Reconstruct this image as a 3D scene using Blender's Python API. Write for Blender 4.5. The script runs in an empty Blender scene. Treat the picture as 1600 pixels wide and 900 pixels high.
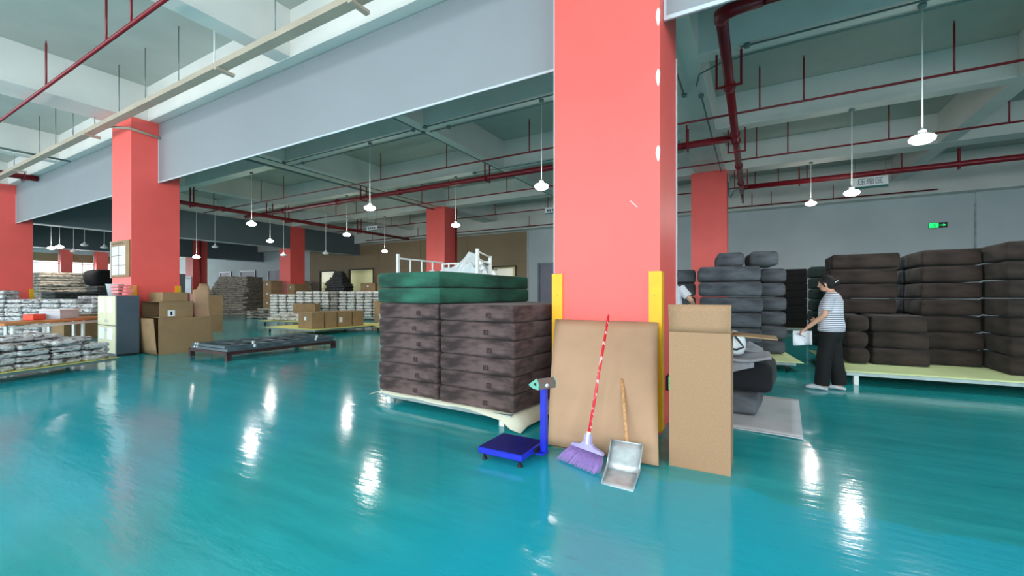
import bpy, bmesh, math, random
from mathutils import Vector, Matrix, noise
random.seed(7)
C = bpy.context.scene.collection
SC = bpy.context.scene
PI = math.pi

# ------------------------------------------------------------------ camera
F_PX, EYE, HEAD = 665.0, 1.35, math.atan(378 / 665.0)
SN, CS = math.sin(HEAD), math.cos(HEAD)
cam_d = bpy.data.cameras.new('camera')
cam_d.sensor_width = 36.0
cam_d.lens = 36.0 * F_PX / 1600.0
cam_d.shift_y = 11.0 / 1600.0
cam_d.clip_start, cam_d.clip_end = 0.05, 300
cam = bpy.data.objects.new('camera', cam_d)
C.objects.link(cam)
cam.location = (0, 0, EYE)
cam.rotation_euler = (PI / 2, 0, HEAD)
SC.camera = cam

# ------------------------------------------------------------------ world, light, exposure
SC.view_settings.view_transform = 'Standard'
SC.view_settings.look = 'None'
SC.view_settings.gamma = 1.0
SC.view_settings.exposure = 0.0
w = bpy.data.worlds.new('sky'); SC.world = w
w.use_nodes = True
bg = w.node_tree.nodes['Background']
bg.inputs[0].default_value = (0.86, 0.95, 1.0, 1)
bg.inputs[1].default_value = 4.0

FRONT_Y = -6.0
WINDOWS_FRONT = [(-42 + 6.0 * i, 4.9) for i in range(9)] + [(10.0, 3.4)]      # centre x, width: daylight behind the camera
WIN_Z0, WIN_Z1 = 0.9, 5.2
def area(name, loc, rot, sx, sy, power, col):
    l = bpy.data.lights.new(name, 'AREA'); l.shape = 'RECTANGLE'
    l.size, l.size_y, l.energy, l.color = sx, sy, power, col
    o = bpy.data.objects.new(name, l); C.objects.link(o)
    o.location, o.rotation_euler = loc, rot
    return o
WPOW = 11.5            # watts per square metre of window
for wx, ww in WINDOWS_FRONT:
    if -30 < wx:
        area('window_daylight', (wx, FRONT_Y + 0.25, (WIN_Z0 + WIN_Z1) / 2), (PI / 2, 0, 0), ww, WIN_Z1 - WIN_Z0,
             WPOW * ww * (WIN_Z1 - WIN_Z0), (0.92, 0.97, 1.0))

WINDOWS_RIGHT = [(-3.2, 2.6), (0.6, 2.6)]                                  # centre y, width, in the right wall
for wy, ww in WINDOWS_RIGHT:
    area('window_daylight', (13.0 - 0.2, wy, (WIN_Z0 + WIN_Z1) / 2), (PI / 2, 0, PI / 2), ww, WIN_Z1 - WIN_Z0, WPOW * 1.2 * ww * (WIN_Z1 - WIN_Z0), (0.92, 0.97, 1.0))

for wy, ww in ((11.5, 4.0), (15.1, 1.5), (17.9, 2.0)):                     # daylight through the far left windows
    area('window_daylight', (-56.0 + 0.3, wy, 2.7), (PI / 2, 0, -PI / 2), ww, 3.3, 26.0 * ww * 3.3, (0.95, 0.98, 1.0))

# ------------------------------------------------------------------ helpers
def lin(*c):
    out = []
    for v in c:
        v /= 255.0
        out.append(v / 12.92 if v <= 0.04045 else ((v + 0.055) / 1.055) ** 2.4)
    return (*out, 1.0)

def ray(u, v):
    a = (u - 800) / F_PX
    return CS * a - SN, CS + SN * a, (461.0 - v) / F_PX
def at_z(u, v, z=0.0):            # world point seen at u, v at height z
    r = ray(u, v); k = (z - EYE) / r[2]
    return Vector((r[0] * k, r[1] * k, z))
def at_y(u, v, y):
    r = ray(u, v); k = y / r[1]
    return Vector((r[0] * k, y, EYE + r[2] * k))
def at_x(u, v, x):
    r = ray(u, v); k = x / r[0]
    return Vector((x, r[1] * k, EYE + r[2] * k))

class NT:
    def __init__(s, m):
        s.t = m.node_tree; s.n = s.t.nodes; s.l = s.t.links
    def add(s, kind, **kw):
        n = s.n.new(kind)
        for k, v in kw.items():
            if k.startswith('i_'):
                key = k[2:]; key = int(key) if key.isdigit() else key
                n.inputs[key].default_value = v
            else:
                setattr(n, k, v)
        return n
    def link(s, a, b): s.l.new(a, b)

def mat(name, col, rough=0.6, metal=0.0, var=0.12, scale=6.0, bump=0.0, bscale=None, stretch=(1, 1, 1), spec=None,
        col2=None, detail=4.0, coat=0.0, sheen=0.0, alpha=None, emit=None, estr=0.0, ramp=(0.35, 0.65)):
    m = bpy.data.materials.new(name); m.use_nodes = True
    t = NT(m); b = t.n['Principled BSDF']
    b.inputs['Roughness'].default_value = rough
    b.inputs['Metallic'].default_value = metal
    if spec is not None: b.inputs['Specular IOR Level'].default_value = spec
    if coat: b.inputs['Coat Weight'].default_value = coat; b.inputs['Coat Roughness'].default_value = 0.1
    if sheen: b.inputs['Sheen Weight'].default_value = sheen; b.inputs['Sheen Roughness'].default_value = 0.4
    tc = t.add('ShaderNodeTexCoord'); mp = t.add('ShaderNodeMapping'); mp.inputs['Scale'].default_value = stretch
    t.link(tc.outputs['Object'], mp.inputs[0])
    nz = t.add('ShaderNodeTexNoise', i_Scale=scale, i_Detail=detail); t.link(mp.outputs[0], nz.inputs['Vector'])
    rp = t.add('ShaderNodeValToRGB')
    c1 = lin(*col) if max(col) > 1.0 else (*col[:3], 1)
    if col2 is None:
        lo = tuple(v * (1 - var) for v in c1[:3]) + (1,); hi = tuple(min(1, v * (1 + var)) for v in c1[:3]) + (1,)
    else:
        lo, hi = c1, lin(*col2)
    rp.color_ramp.elements[0].color, rp.color_ramp.elements[1].color = lo, hi
    rp.color_ramp.elements[0].position, rp.color_ramp.elements[1].position = ramp
    t.link(nz.outputs[0], rp.inputs[0]); t.link(rp.outputs[0], b.inputs['Base Color'])
    if bump:
        n2 = t.add('ShaderNodeTexNoise', i_Scale=bscale or scale * 4, i_Detail=5.0); t.link(mp.outputs[0], n2.inputs['Vector'])
        bp = t.add('ShaderNodeBump', i_Strength=bump, i_Distance=0.02)
        t.link(n2.outputs[0], bp.inputs['Height']); t.link(bp.outputs[0], b.inputs['Normal'])
    if emit:
        b.inputs['Emission Color'].default_value = lin(*emit); b.inputs['Emission Strength'].default_value = estr
    if alpha is not None: b.inputs['Alpha'].default_value = alpha
    return m

class MB:
    """collects shapes into one mesh"""
    def __init__(s): s.v, s.f, s.sm = [], [], []
    def add(s, vs, fs, smooth=False, M=None):
        o = len(s.v)
        s.v += [tuple(M @ Vector(p)) if M is not None else tuple(p) for p in vs]
        s.f += [tuple(i + o for i in f) for f in fs]; s.sm += [smooth] * len(fs)
        return s
    def box(s, x0, x1, y0, y1, z0, z1, M=None, bev=0.0):
        if bev > 0:
            bm = bmesh.new(); bmesh.ops.create_cube(bm, size=1)
            for v in bm.verts:
                v.co = Vector(((x0 + x1) / 2 + v.co.x * (x1 - x0), (y0 + y1) / 2 + v.co.y * (y1 - y0), (z0 + z1) / 2 + v.co.z * (z1 - z0)))
            bmesh.ops.bevel(bm, geom=list(bm.edges), offset=bev, segments=1, affect='EDGES', profile=0.5)
            bm.verts.index_update()
            s.add([v.co.copy() for v in bm.verts], [[v.index for v in f.verts] for f in bm.faces], False, M); bm.free(); return s
        vs = [(x, y, z) for z in (z0, z1) for y in (y0, y1) for x in (x0, x1)]
        return s.add(vs, [(0, 2, 3, 1), (4, 5, 7, 6), (0, 1, 5, 4), (2, 6, 7, 3), (0, 4, 6, 2), (1, 3, 7, 5)], False, M)
    def tube(s, pts, r, seg=8, cap=True, M=None):
        pts = [Vector(p) for p in pts]; n = len(pts)
        rs = r if isinstance(r, (list, tuple)) else [r] * n
        vs, fs = [], []
        ref = None
        for i, p in enumerate(pts):
            d = (pts[min(i + 1, n - 1)] - pts[max(i - 1, 0)]).normalized()
            if ref is None:
                ref = Vector((0, 0, 1)) if abs(d.z) < 0.9 else Vector((1, 0, 0))
            a = d.cross(ref).normalized(); b = a.cross(d).normalized(); ref = b
            for k in range(seg):
                t = 2 * PI * k / seg
                vs.append(p + a * (math.cos(t) * rs[i]) + b * (math.sin(t) * rs[i]))
        for i in range(n - 1):
            for k in range(seg):
                k2 = (k + 1) % seg
                fs.append((i * seg + k, i * seg + k2, (i + 1) * seg + k2, (i + 1) * seg + k))
        if cap:
            fs.append(tuple(range(seg - 1, -1, -1))); fs.append(tuple((n - 1) * seg + k for k in range(seg)))
        return s.add(vs, fs, True, M)
    def lathe(s, prof, seg=16, M=None):          # prof: (radius, z)
        vs, fs = [], []
        for r, z in prof:
            for k in range(seg):
                t = 2 * PI * k / seg; vs.append((r * math.cos(t), r * math.sin(t), z))
        for i in range(len(prof) - 1):
            for k in range(seg):
                k2 = (k + 1) % seg
                fs.append((i * seg + k, i * seg + k2, (i + 1) * seg + k2, (i + 1) * seg + k))
        fs.append(tuple(range(seg - 1, -1, -1))); fs.append(tuple((len(prof) - 1) * seg + k for k in range(seg)))
        return s.add(vs, fs, True, M)
    def loft(s, rings, seg=12, M=None):           # rings: (centre, rx, ry, xaxis, yaxis)
        vs, fs = [], []
        for c, rx, ry, ax, ay in rings:
            c, ax, ay = Vector(c), Vector(ax), Vector(ay)
            for k in range(seg):
                t = 2 * PI * k / seg; vs.append(c + ax * (rx * math.cos(t)) + ay * (ry * math.sin(t)))
        n = len(rings)
        for i in range(n - 1):
            for k in range(seg):
                k2 = (k + 1) % seg
                fs.append((i * seg + k, i * seg + k2, (i + 1) * seg + k2, (i + 1) * seg + k))
        fs.append(tuple(range(seg - 1, -1, -1))); fs.append(tuple((n - 1) * seg + k for k in range(seg)))
        return s.add(vs, fs, True, M)
    def sheet(s, fn, nu, nv, th=0.003):           # a curved sheet with thickness; fn(u,v) -> point, u,v in 0..1
        P = [[Vector(fn(i / nu, j / nv)) for j in range(nv + 1)] for i in range(nu + 1)]
        N = []
        for i in range(nu + 1):
            row = []
            for j in range(nv + 1):
                du = P[min(i + 1, nu)][j] - P[max(i - 1, 0)][j]; dv = P[i][min(j + 1, nv)] - P[i][max(j - 1, 0)]
                row.append(du.cross(dv).normalized())
            N.append(row)
        W = nv + 1; T = (nu + 1) * W
        vs = [P[i][j] for i in range(nu + 1) for j in range(nv + 1)] + [P[i][j] - N[i][j] * th for i in range(nu + 1) for j in range(nv + 1)]
        fs = []
        for i in range(nu):
            for j in range(nv):
                a, b, c, d = i * W + j, (i + 1) * W + j, (i + 1) * W + j + 1, i * W + j + 1
                fs.append((a, b, c, d)); fs.append((a + T, d + T, c + T, b + T))
        for i in range(nu):
            a, b = i * W, (i + 1) * W; fs.append((a, a + T, b + T, b))
            a, b = i * W + nv, (i + 1) * W + nv; fs.append((a, b, b + T, a + T))
        for j in range(nv):
            a, b = j, j + 1; fs.append((a, b, b + T, a + T))
            a, b = nu * W + j, nu * W + j + 1; fs.append((a, a + T, b + T, b))
        return s.add(vs, fs, True)
    def mesh(s, name, m):
        me = bpy.data.meshes.new(name); me.from_pydata(s.v, [], s.f)
        me.polygons.foreach_set('use_smooth', s.sm); me.update()
        if m is not None: me.materials.append(m)
        return me
    def build(s, name, m, parent=None, loc=None, rz=0.0):
        return put(name, s.mesh(name, m), parent, loc, rz)

def put(name, me, parent=None, loc=None, rz=0.0):
    o = bpy.data.objects.new(name, me); C.objects.link(o)
    if parent is not None: o.parent = parent
    if loc is not None: o.location = loc
    o.rotation_euler = (0, 0, rz)
    return o
def tag(o, label, cat, group=None, kind=None):
    o['label'] = label; o['category'] = cat
    if group: o['group'] = group
    if kind: o['kind'] = kind
    return o
def thing(name, label, cat, loc=(0, 0, 0), rz=0.0, group=None):
    o = bpy.data.objects.new(name, None); C.objects.link(o)
    o.location = loc; o.rotation_euler = (0, 0, rz); o.empty_display_size = 0.1
    return tag(o, label, cat, group)
def struct(name, mb, m, parent=None, loc=None, label=None):
    o = mb.build(name, m, parent, loc)
    if parent is None:
        o['kind'] = 'structure'
        if label: o['label'] = label
    return o
def dup(root, loc, rz, label, group=None):
    r = root.copy(); C.objects.link(r); r.location = loc; r.rotation_euler = (0, 0, rz); r['label'] = label
    if group: r['group'] = group
    for ch in list(root.children):
        c = ch.copy(); C.objects.link(c); c.parent = r
        for g in ch.children:
            d = g.copy(); C.objects.link(d); d.parent = c
    return r
def axis(h, r, n):
    inner = [(-h + r) + (2 * (h - r)) * i / n for i in range(n + 1)]
    return [-h, -h + 0.12 * r, -h + 0.45 * r] + inner + [h - 0.45 * r, h - 0.12 * r, h]
def soft_box(sx, sy, sz, r, n=(6, 6, 2), amp=0.008, seed=0, bulge=0.0, freq=2.2):
    """a rounded upholstered block, base on z=0"""
    hx, hy, hz = sx / 2, sy / 2, sz / 2
    X, Y, Zs = axis(hx, r, n[0]), axis(hy, r, n[1]), axis(hz, min(r, hz * 0.98), n[2])
    idx, vs, fs = {}, [], []
    off = Vector((seed * 3.17, seed * 1.31, seed * 7.7)); rz_ = min(r, hz * 0.98)
    def V(i, j, k):
        key = (i, j, k)
        if key not in idx:
            p = Vector((X[i], Y[j], Zs[k]))
            q = Vector((max(-hx + r, min(hx - r, p.x)), max(-hy + r, min(hy - r, p.y)), max(-hz + rz_, min(hz - rz_, p.z))))
            d = p - q
            if d.length > 1e-6: p = q + d.normalized() * min(r, max(abs(d.x), abs(d.y), abs(d.z)) + 1e-6 if False else r)
            nrm = d.normalized() if d.length > 1e-6 else Vector((0, 0, 0))
            a = noise.noise(p * freq + off) * amp - amp * 0.6
            p += Vector((nrm.x, nrm.y, nrm.z * 0.4)) * a
            idx[key] = len(vs); vs.append((p.x, p.y, p.z + hz))
        return idx[key]
    nx, ny, nz = len(X) - 1, len(Y) - 1, len(Zs) - 1
    for i in range(nx):
        for j in range(ny):
            fs.append((V(i, j, 0), V(i, j + 1, 0), V(i + 1, j + 1, 0), V(i + 1, j, 0)))
            fs.append((V(i, j, nz), V(i + 1, j, nz), V(i + 1, j + 1, nz), V(i, j + 1, nz)))
    for i in range(nx):
        for k in range(nz):
            fs.append((V(i, 0, k), V(i + 1, 0, k), V(i + 1, 0, k + 1), V(i, 0, k + 1)))
            fs.append((V(i, ny, k), V(i, ny, k + 1), V(i + 1, ny, k + 1), V(i + 1, ny, k)))
    for j in range(ny):
        for k in range(nz):
            fs.append((V(0, j, k), V(0, j, k + 1), V(0, j + 1, k + 1), V(0, j + 1, k)))
            fs.append((V(nx, j, k), V(nx, j + 1, k), V(nx, j + 1, k + 1), V(nx, j, k + 1)))
    return MB().add(vs, fs, True)

# ------------------------------------------------------------------ materials
M = {}
M['slab'] = mat('painted concrete ceiling', (178, 182, 174), 0.8, var=0.05, scale=1.2, bump=0.05, bscale=30)
M['beam'] = mat('painted concrete beam', (224, 222, 216), 0.75, var=0.05, scale=1.0, bump=0.05, bscale=30)
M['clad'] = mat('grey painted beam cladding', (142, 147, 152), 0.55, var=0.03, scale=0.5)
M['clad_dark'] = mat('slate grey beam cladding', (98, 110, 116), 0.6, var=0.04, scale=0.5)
M['bead'] = mat('white corner bead', (196, 203, 207), 0.4, var=0.02)
M['coral'] = mat('coral red wall paint', (251, 99, 92), 0.45, var=0.03, scale=1.5, bump=0.03, bscale=40)
M['wall'] = mat('pale grey wall paint', (190, 199, 202), 0.7, var=0.05, scale=0.7, bump=0.05, bscale=20)
M['tan'] = mat('tan brown wall panel', (150, 128, 98), 0.6, var=0.05, scale=0.6)
M['yellow'] = mat('yellow rubber guard', (246, 182, 16), 0.5, var=0.06, scale=8)
M['red_pipe'] = mat('dark red pipe paint', (128, 16, 30), 0.35, var=0.1, scale=3)
M['conduit'] = mat('grey green conduit', (100, 124, 122), 0.45, var=0.08, scale=3)
M['tray'] = mat('beige cable tray', (180, 166, 148), 0.5, var=0.06, scale=2)
M['rod'] = mat('galvanised rod', (120, 130, 130), 0.4, 0.6, var=0.1)
M['steel'] = mat('galvanised sheet steel', (206, 212, 214), 0.42, 0.45, var=0.14, scale=12, bump=0.05)
M['steel_dk'] = mat('dark blue grey steel', (88, 104, 112), 0.35, 0.3, var=0.15, scale=5)
M['rust'] = mat('dark maroon painted steel', (64, 34, 34), 0.45, 0.1, var=0.3, scale=9)
M['white_metal'] = mat('white painted metal', (236, 238, 236), 0.35, var=0.02)
M['white'] = mat('white plastic', (235, 236, 236), 0.4, var=0.02)
M['black'] = mat('black plastic', (22, 22, 24), 0.45, var=0.1)
M['blue'] = mat('royal blue enamel', (22, 40, 190), 0.3, var=0.08, scale=6)
M['kraft'] = mat('plain kraft cardboard', (184, 148, 118), 0.75, var=0.06, scale=2.5, bump=0.05, bscale=60)
M['kraft2'] = mat('speckled kraft cardboard', (166, 130, 98), 0.78, var=0.07, scale=90, bump=0.05, bscale=120)
M['kraft3'] = mat('dull brown cardboard', (150, 122, 88), 0.8, var=0.10, scale=3, bump=0.05, bscale=60)
M['paper'] = mat('white paper', (236, 240, 246), 0.7, var=0.02)
M['foam_y'] = mat('yellow foam sheet', (222, 218, 128), 0.8, var=0.07, scale=3, bump=0.05)
M['foam_g'] = mat('pale green foam sheet', (206, 222, 166), 0.8, var=0.06, scale=2, bump=0.05)
M['foam_w'] = mat('cream foam sheet', (216, 214, 192), 0.75, var=0.07, scale=4, bump=0.08)
M['pallet'] = mat('bare grey steel rail', (150, 164, 164), 0.4, 0.4, var=0.15, scale=7)
M['wood'] = mat('orange brown wood', (200, 128, 72), 0.5, var=0.18, scale=3, stretch=(1, 12, 12), bump=0.05)
M['handle_wood'] = mat('pale wooden handle', (196, 146, 100), 0.6, var=0.22, scale=10, stretch=(6, 6, 0.8))
M['lilac'] = mat('lilac plastic bristle', (172, 140, 210), 0.5, var=0.14, scale=40)
M['lilac2'] = mat('lilac grey plastic', (170, 160, 206), 0.4, var=0.05)
M['skin'] = mat('skin', (214, 164, 138), 0.5, var=0.05, scale=10)
M['hair'] = mat('black hair', (12, 10, 10), 0.75, var=0.3, scale=60, stretch=(1, 1, 0.2))
M['black_cloth'] = mat('black trousers', (9, 9, 11), 0.85, var=0.2, scale=8)
M['red_stick'] = None

def suede(name, lo, hi, sc=3.0, bump=0.12):
    m = mat(name, lo, 0.92, col2=hi, scale=sc, detail=6.0, stretch=(0.8, 0.8, 2.2), bump=bump, bscale=14, sheen=0.06, ramp=(0.36, 0.64))
    return m
M['brown_suede'] = suede('plum brown suede', (48, 35, 35), (100, 80, 79), 4.5)
M['green_suede'] = suede('bottle green suede', (16, 58, 46), (46, 110, 88), 2.0)
M['grey_suede'] = suede('slate grey suede', (58, 62, 68), (94, 99, 106))
M['choc_suede'] = suede('dark chocolate suede', (25, 19, 17), (54, 44, 39))
M['black_suede'] = suede('black suede', (9, 8, 8), (17, 15, 15))
M['dkgreen_suede'] = suede('very dark green suede', (26, 40, 38), (46, 64, 60))

def floor_mat():
    m = bpy.data.materials.new('teal epoxy floor'); m.use_nodes = True
    t = NT(m); b = t.n['Principled BSDF']
    geo = t.add('ShaderNodeNewGeometry'); sep = t.add('ShaderNodeSeparateXYZ'); t.link(geo.outputs['Position'], sep.inputs[0])
    n1 = t.add('ShaderNodeTexNoise', i_Scale=0.45, i_Detail=6.0); t.link(geo.outputs['Position'], n1.inputs['Vector'])
    mp = t.add('ShaderNodeMapping'); mp.inputs['Scale'].default_value = (0.5, 3.0, 1); t.link(geo.outputs['Position'], mp.inputs[0])
    n2 = t.add('ShaderNodeTexNoise', i_Scale=1.6, i_Detail=5.0, i_Roughness=0.6); t.link(mp.outputs[0], n2.inputs['Vector'])
    mixn = t.add('ShaderNodeMath', operation='ADD'); t.link(n1.outputs[0], mixn.inputs[0]); t.link(n2.outputs[0], mixn.inputs[1])
    rp = t.add('ShaderNodeValToRGB')
    rp.color_ramp.elements[0].position, rp.color_ramp.elements[1].position = 0.38, 0.62
    rp.color_ramp.elements[0].color, rp.color_ramp.elements[1].color = lin(28, 148, 154), lin(46, 174, 180)
    half = t.add('ShaderNodeMath', operation='MULTIPLY', i_1=0.5); t.link(mixn.outputs[0], half.inputs[0]); t.link(half.outputs[0], rp.inputs[0])
    # bluer newer coats: two laid zones with wavering edges
    wob = t.add('ShaderNodeTexNoise', i_Scale=2.5, i_Detail=5.0); t.link(geo.outputs['Position'], wob.inputs['Vector'])
    wm = t.add('ShaderNodeMath', operation='MULTIPLY_ADD', i_1=0.5, i_2=-0.25); t.link(wob.outputs[0], wm.inputs[0])
    def step(out, edge, soft, sign):
        a = t.add('ShaderNodeMath', operation='ADD'); t.link(out, a.inputs[0]); t.link(wm.outputs[0], a.inputs[1])
        r = t.add('ShaderNodeMapRange'); t.link(a.outputs[0], r.inputs[0])
        r.inputs[1].default_value = edge - soft * sign; r.inputs[2].default_value = edge + soft * sign
        return r.outputs[0]
    def mul(a, c):
        n = t.add('ShaderNodeMath', operation='MULTIPLY'); t.link(a, n.inputs[0]); t.link(c, n.inputs[1]); return n.outputs[0]
    def mx(a, c):
        n = t.add('ShaderNodeMath', operation='MAXIMUM'); t.link(a, n.inputs[0]); t.link(c, n.inputs[1]); return n.outputs[0]
    zone1 = mul(step(sep.outputs[0], -1.65, 0.35, 1), step(sep.outputs[1], 3.3, 0.03, -1))
    zone2 = mul(step(sep.outputs[0], -3.55, 0.35, -1), step(sep.outputs[1], 3.6, 1.0, -1))
    half2 = t.add('ShaderNodeMath', operation='MULTIPLY', i_1=0.55); t.link(zone2, half2.inputs[0])
    half1 = t.add('ShaderNodeMath', operation='MULTIPLY', i_1=0.9); t.link(zone1, half1.inputs[0])
    zz = mx(half1.outputs[0], half2.outputs[0])
    mix = t.add('ShaderNodeMix', data_type='RGBA'); t.link(zz, mix.inputs[0])
    t.link(rp.outputs[0], mix.inputs[6]); mix.inputs[7].default_value = lin(30, 172, 194)
    # scuffs
    sc = t.add('ShaderNodeTexNoise', i_Scale=9.0, i_Detail=8.0, i_Roughness=0.7); t.link(mp.outputs[0], sc.inputs['Vector'])
    sr = t.add('ShaderNodeValToRGB'); sr.color_ramp.elements[0].position, sr.color_ramp.elements[1].position = 0.30, 0.40
    sr.color_ramp.elements[0].color, sr.color_ramp.elements[1].color = (0.72, 0.74, 0.72, 1), (1, 1, 1, 1)
    t.link(sc.outputs[0], sr.inputs[0])
    mm = t.add('ShaderNodeMix', data_type='RGBA', blend_type='MULTIPLY', i_0=0.8); t.link(mix.outputs[2], mm.inputs[6]); t.link(sr.outputs[0], mm.inputs[7])
    t.link(mm.outputs[2], b.inputs['Base Color'])
    rr = t.add('ShaderNodeMapRange', i_3=0.06, i_4=0.17); t.link(n2.outputs[0], rr.inputs[0]); t.link(rr.outputs[0], b.inputs['Roughness'])
    b.inputs['IOR'].default_value = 1.5
    mp2 = t.add('ShaderNodeMapping'); mp2.inputs['Scale'].default_value = (0.6, 2.4, 1); t.link(geo.outputs['Position'], mp2.inputs[0])
    n3 = t.add('ShaderNodeTexNoise', i_Scale=6.0, i_Detail=3.0); t.link(mp2.outputs[0], n3.inputs['Vector'])
    n4 = t.add('ShaderNodeTexNoise', i_Scale=55.0, i_Detail=2.0); t.link(geo.outputs['Position'], n4.inputs['Vector'])
    ad = t.add('ShaderNodeMath', operation='MULTIPLY_ADD', i_1=0.16); t.link(n4.outputs[0], ad.inputs[0]); t.link(n3.outputs[0], ad.inputs[2])
    bp = t.add('ShaderNodeBump', i_Strength=0.17, i_Distance=0.012); t.link(ad.outputs[0], bp.inputs['Height']); t.link(bp.outputs[0], b.inputs['Normal'])
    return m
M['floor'] = floor_mat()

def glass_mat():
    m = bpy.data.materials.new('window glass'); m.use_nodes = True
    t = NT(m); out = t.n['Material Output']
    tr = t.add('ShaderNodeBsdfTransparent'); gl = t.add('ShaderNodeBsdfGlossy', i_Roughness=0.03); mx = t.add('ShaderNodeMixShader', i_0=0.07)
    t.link(tr.outputs[0], mx.inputs[1]); t.link(gl.outputs[0], mx.inputs[2]); t.link(mx.outputs[0], out.inputs[0])
    return m
M['glass'] = glass_mat()

def emit_mat(name, col, strength):
    m = bpy.data.materials.new(name); m.use_nodes = True
    b = NT(m).n['Principled BSDF']; b.inputs['Base Color'].default_value = lin(*col)
    b.inputs['Emission Color'].default_value = lin(*col); b.inputs['Emission Strength'].default_value = strength
    return m
M['lamp'] = emit_mat('lit lamp lens', (255, 250, 238), 30.0)
M['sign_green'] = emit_mat('lit green exit panel', (20, 225, 110), 1.4)
M['sign_white'] = emit_mat('lit white symbol', (225, 255, 235), 2.0)
M['panel_light'] = emit_mat('lit ceiling panel', (255, 252, 240), 5.0)

def bag_mat(name, cols, sc=16.0, rough=0.22):
    """folded striped fabric seen through crinkled clear film"""
    m = bpy.data.materials.new(name); m.use_nodes = True
    t = NT(m); b = t.n['Principled BSDF']
    tc = t.add('ShaderNodeTexCoord'); oi = t.add('ShaderNodeObjectInfo')
    ad = t.add('ShaderNodeVectorMath', operation='ADD'); t.link(tc.outputs['Object'], ad.inputs[0])
    sc_ = t.add('ShaderNodeVectorMath', operation='SCALE'); t.link(oi.outputs['Location'], sc_.inputs[0]); sc_.inputs['Scale'].default_value = 3.1
    t.link(sc_.outputs[0], ad.inputs[1])
    mp = t.add('ShaderNodeMapping'); mp.inputs['Scale'].default_value = (0.5, 0.5, 1.6); t.link(ad.outputs[0], mp.inputs[0])
    nz = t.add('ShaderNodeTexNoise', i_Scale=sc, i_Detail=4.0, i_Distortion=0.6); t.link(mp.outputs[0], nz.inputs['Vector'])
    rp = t.add('ShaderNodeValToRGB'); cr = rp.color_ramp
    cr.elements[0].color = lin(*cols[0]); cr.elements[0].position = 0.30
    cr.elements[1].color = lin(*cols[-1]); cr.elements[1].position = 0.66
    for i, c in enumerate(cols[1:-1]):
        e = cr.elements.new(0.30 + 0.36 * (i + 1) / (len(cols) - 1)); e.color = lin(*c)
    t.link(nz.outputs[0], rp.inputs[0]); t.link(rp.outputs[0], b.inputs['Base Color'])
    b.inputs['Roughness'].default_value = rough
    n2 = t.add('ShaderNodeTexNoise', i_Scale=sc * 1.6, i_Detail=3.0, i_Distortion=1.0); t.link(ad.outputs[0], n2.inputs['Vector'])
    bp = t.add('ShaderNodeBump', i_Strength=0.9, i_Distance=0.03); t.link(n2.outputs[0], bp.inputs['Height']); t.link(bp.outputs[0], b.inputs['Normal'])
    return m
M['bag_silver'] = bag_mat('film wrapped grey textiles', [(64, 54, 54), (132, 122, 118), (198, 196, 198), (228, 230, 232), (168, 154, 144)], 13)
M['bag_white'] = bag_mat('film wrapped white textiles', [(120, 112, 108), (206, 206, 204), (236, 236, 232), (226, 222, 214)], 14, 0.4)
M['bag_grey'] = bag_mat('film wrapped dull textiles', [(70, 66, 64), (140, 136, 130), (186, 182, 174), (170, 160, 148)], 14, 0.4)
M['flat'] = bag_mat('flattened grey brown textiles', [(74, 68, 64), (146, 138, 128), (206, 196, 180), (134, 120, 108)], 9, 0.85)
M['flat_dark'] = bag_mat('dark flattened textiles', [(24, 26, 28), (54, 58, 60), (84, 86, 86), (44, 44, 44)], 12, 0.7)
M['plastic'] = mat('translucent white plastic sheet', (218, 228, 232), 0.35, var=0.05, scale=4, bump=0.25, bscale=14)

# ------------------------------------------------------------------ large structure
XL, XR, YB, ZS, ZB = -56.0, 13.0, 21.3, 6.4, 5.56
PITCH, CW, CD = 11.95, 1.11, 0.97
COLX = [-1.345 - PITCH * k for k in range(4)]        # column centres along the row
ROWF = [4.28, 15.95]                                  # front faces of the two column rows
struct('floor', MB().box(XL - 0.3, XR + 0.3, FRONT_Y - 0.3, YB + 3.0, -0.2, 0), M['floor'])
struct('ceiling', MB().box(XL - 0.3, XR + 0.3, FRONT_Y - 0.3, YB + 0.3, ZS, ZS + 0.2), M['slab'])

def wall_x(name, y0, y1, x0, x1, z0, z1, holes, m):
    mb = MB(); x = x0
    for a, b, c, d in sorted(holes):
        if a > x: mb.box(x, a, y0, y1, z0, z1)
        if c > z0: mb.box(a, b, y0, y1, z0, c)
        if d < z1: mb.box(a, b, y0, y1, d, z1)
        x = b
    if x < x1: mb.box(x, x1, y0, y1, z0, z1)
    return struct(name, mb, m)
def wall_y(name, x0, x1, y0, y1, z0, z1, holes, m):
    mb = MB(); y = y0
    for a, b, c, d in sorted(holes):
        if a > y: mb.box(x0, x1, y, a, z0, z1)
        if c > z0: mb.box(x0, x1, a, b, z0, c)
        if d < z1: mb.box(x0, x1, a, b, d, z1)
        y = b
    if y < y1: mb.box(x0, x1, y, y1, z0, z1)
    return struct(name, mb, m)

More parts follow.
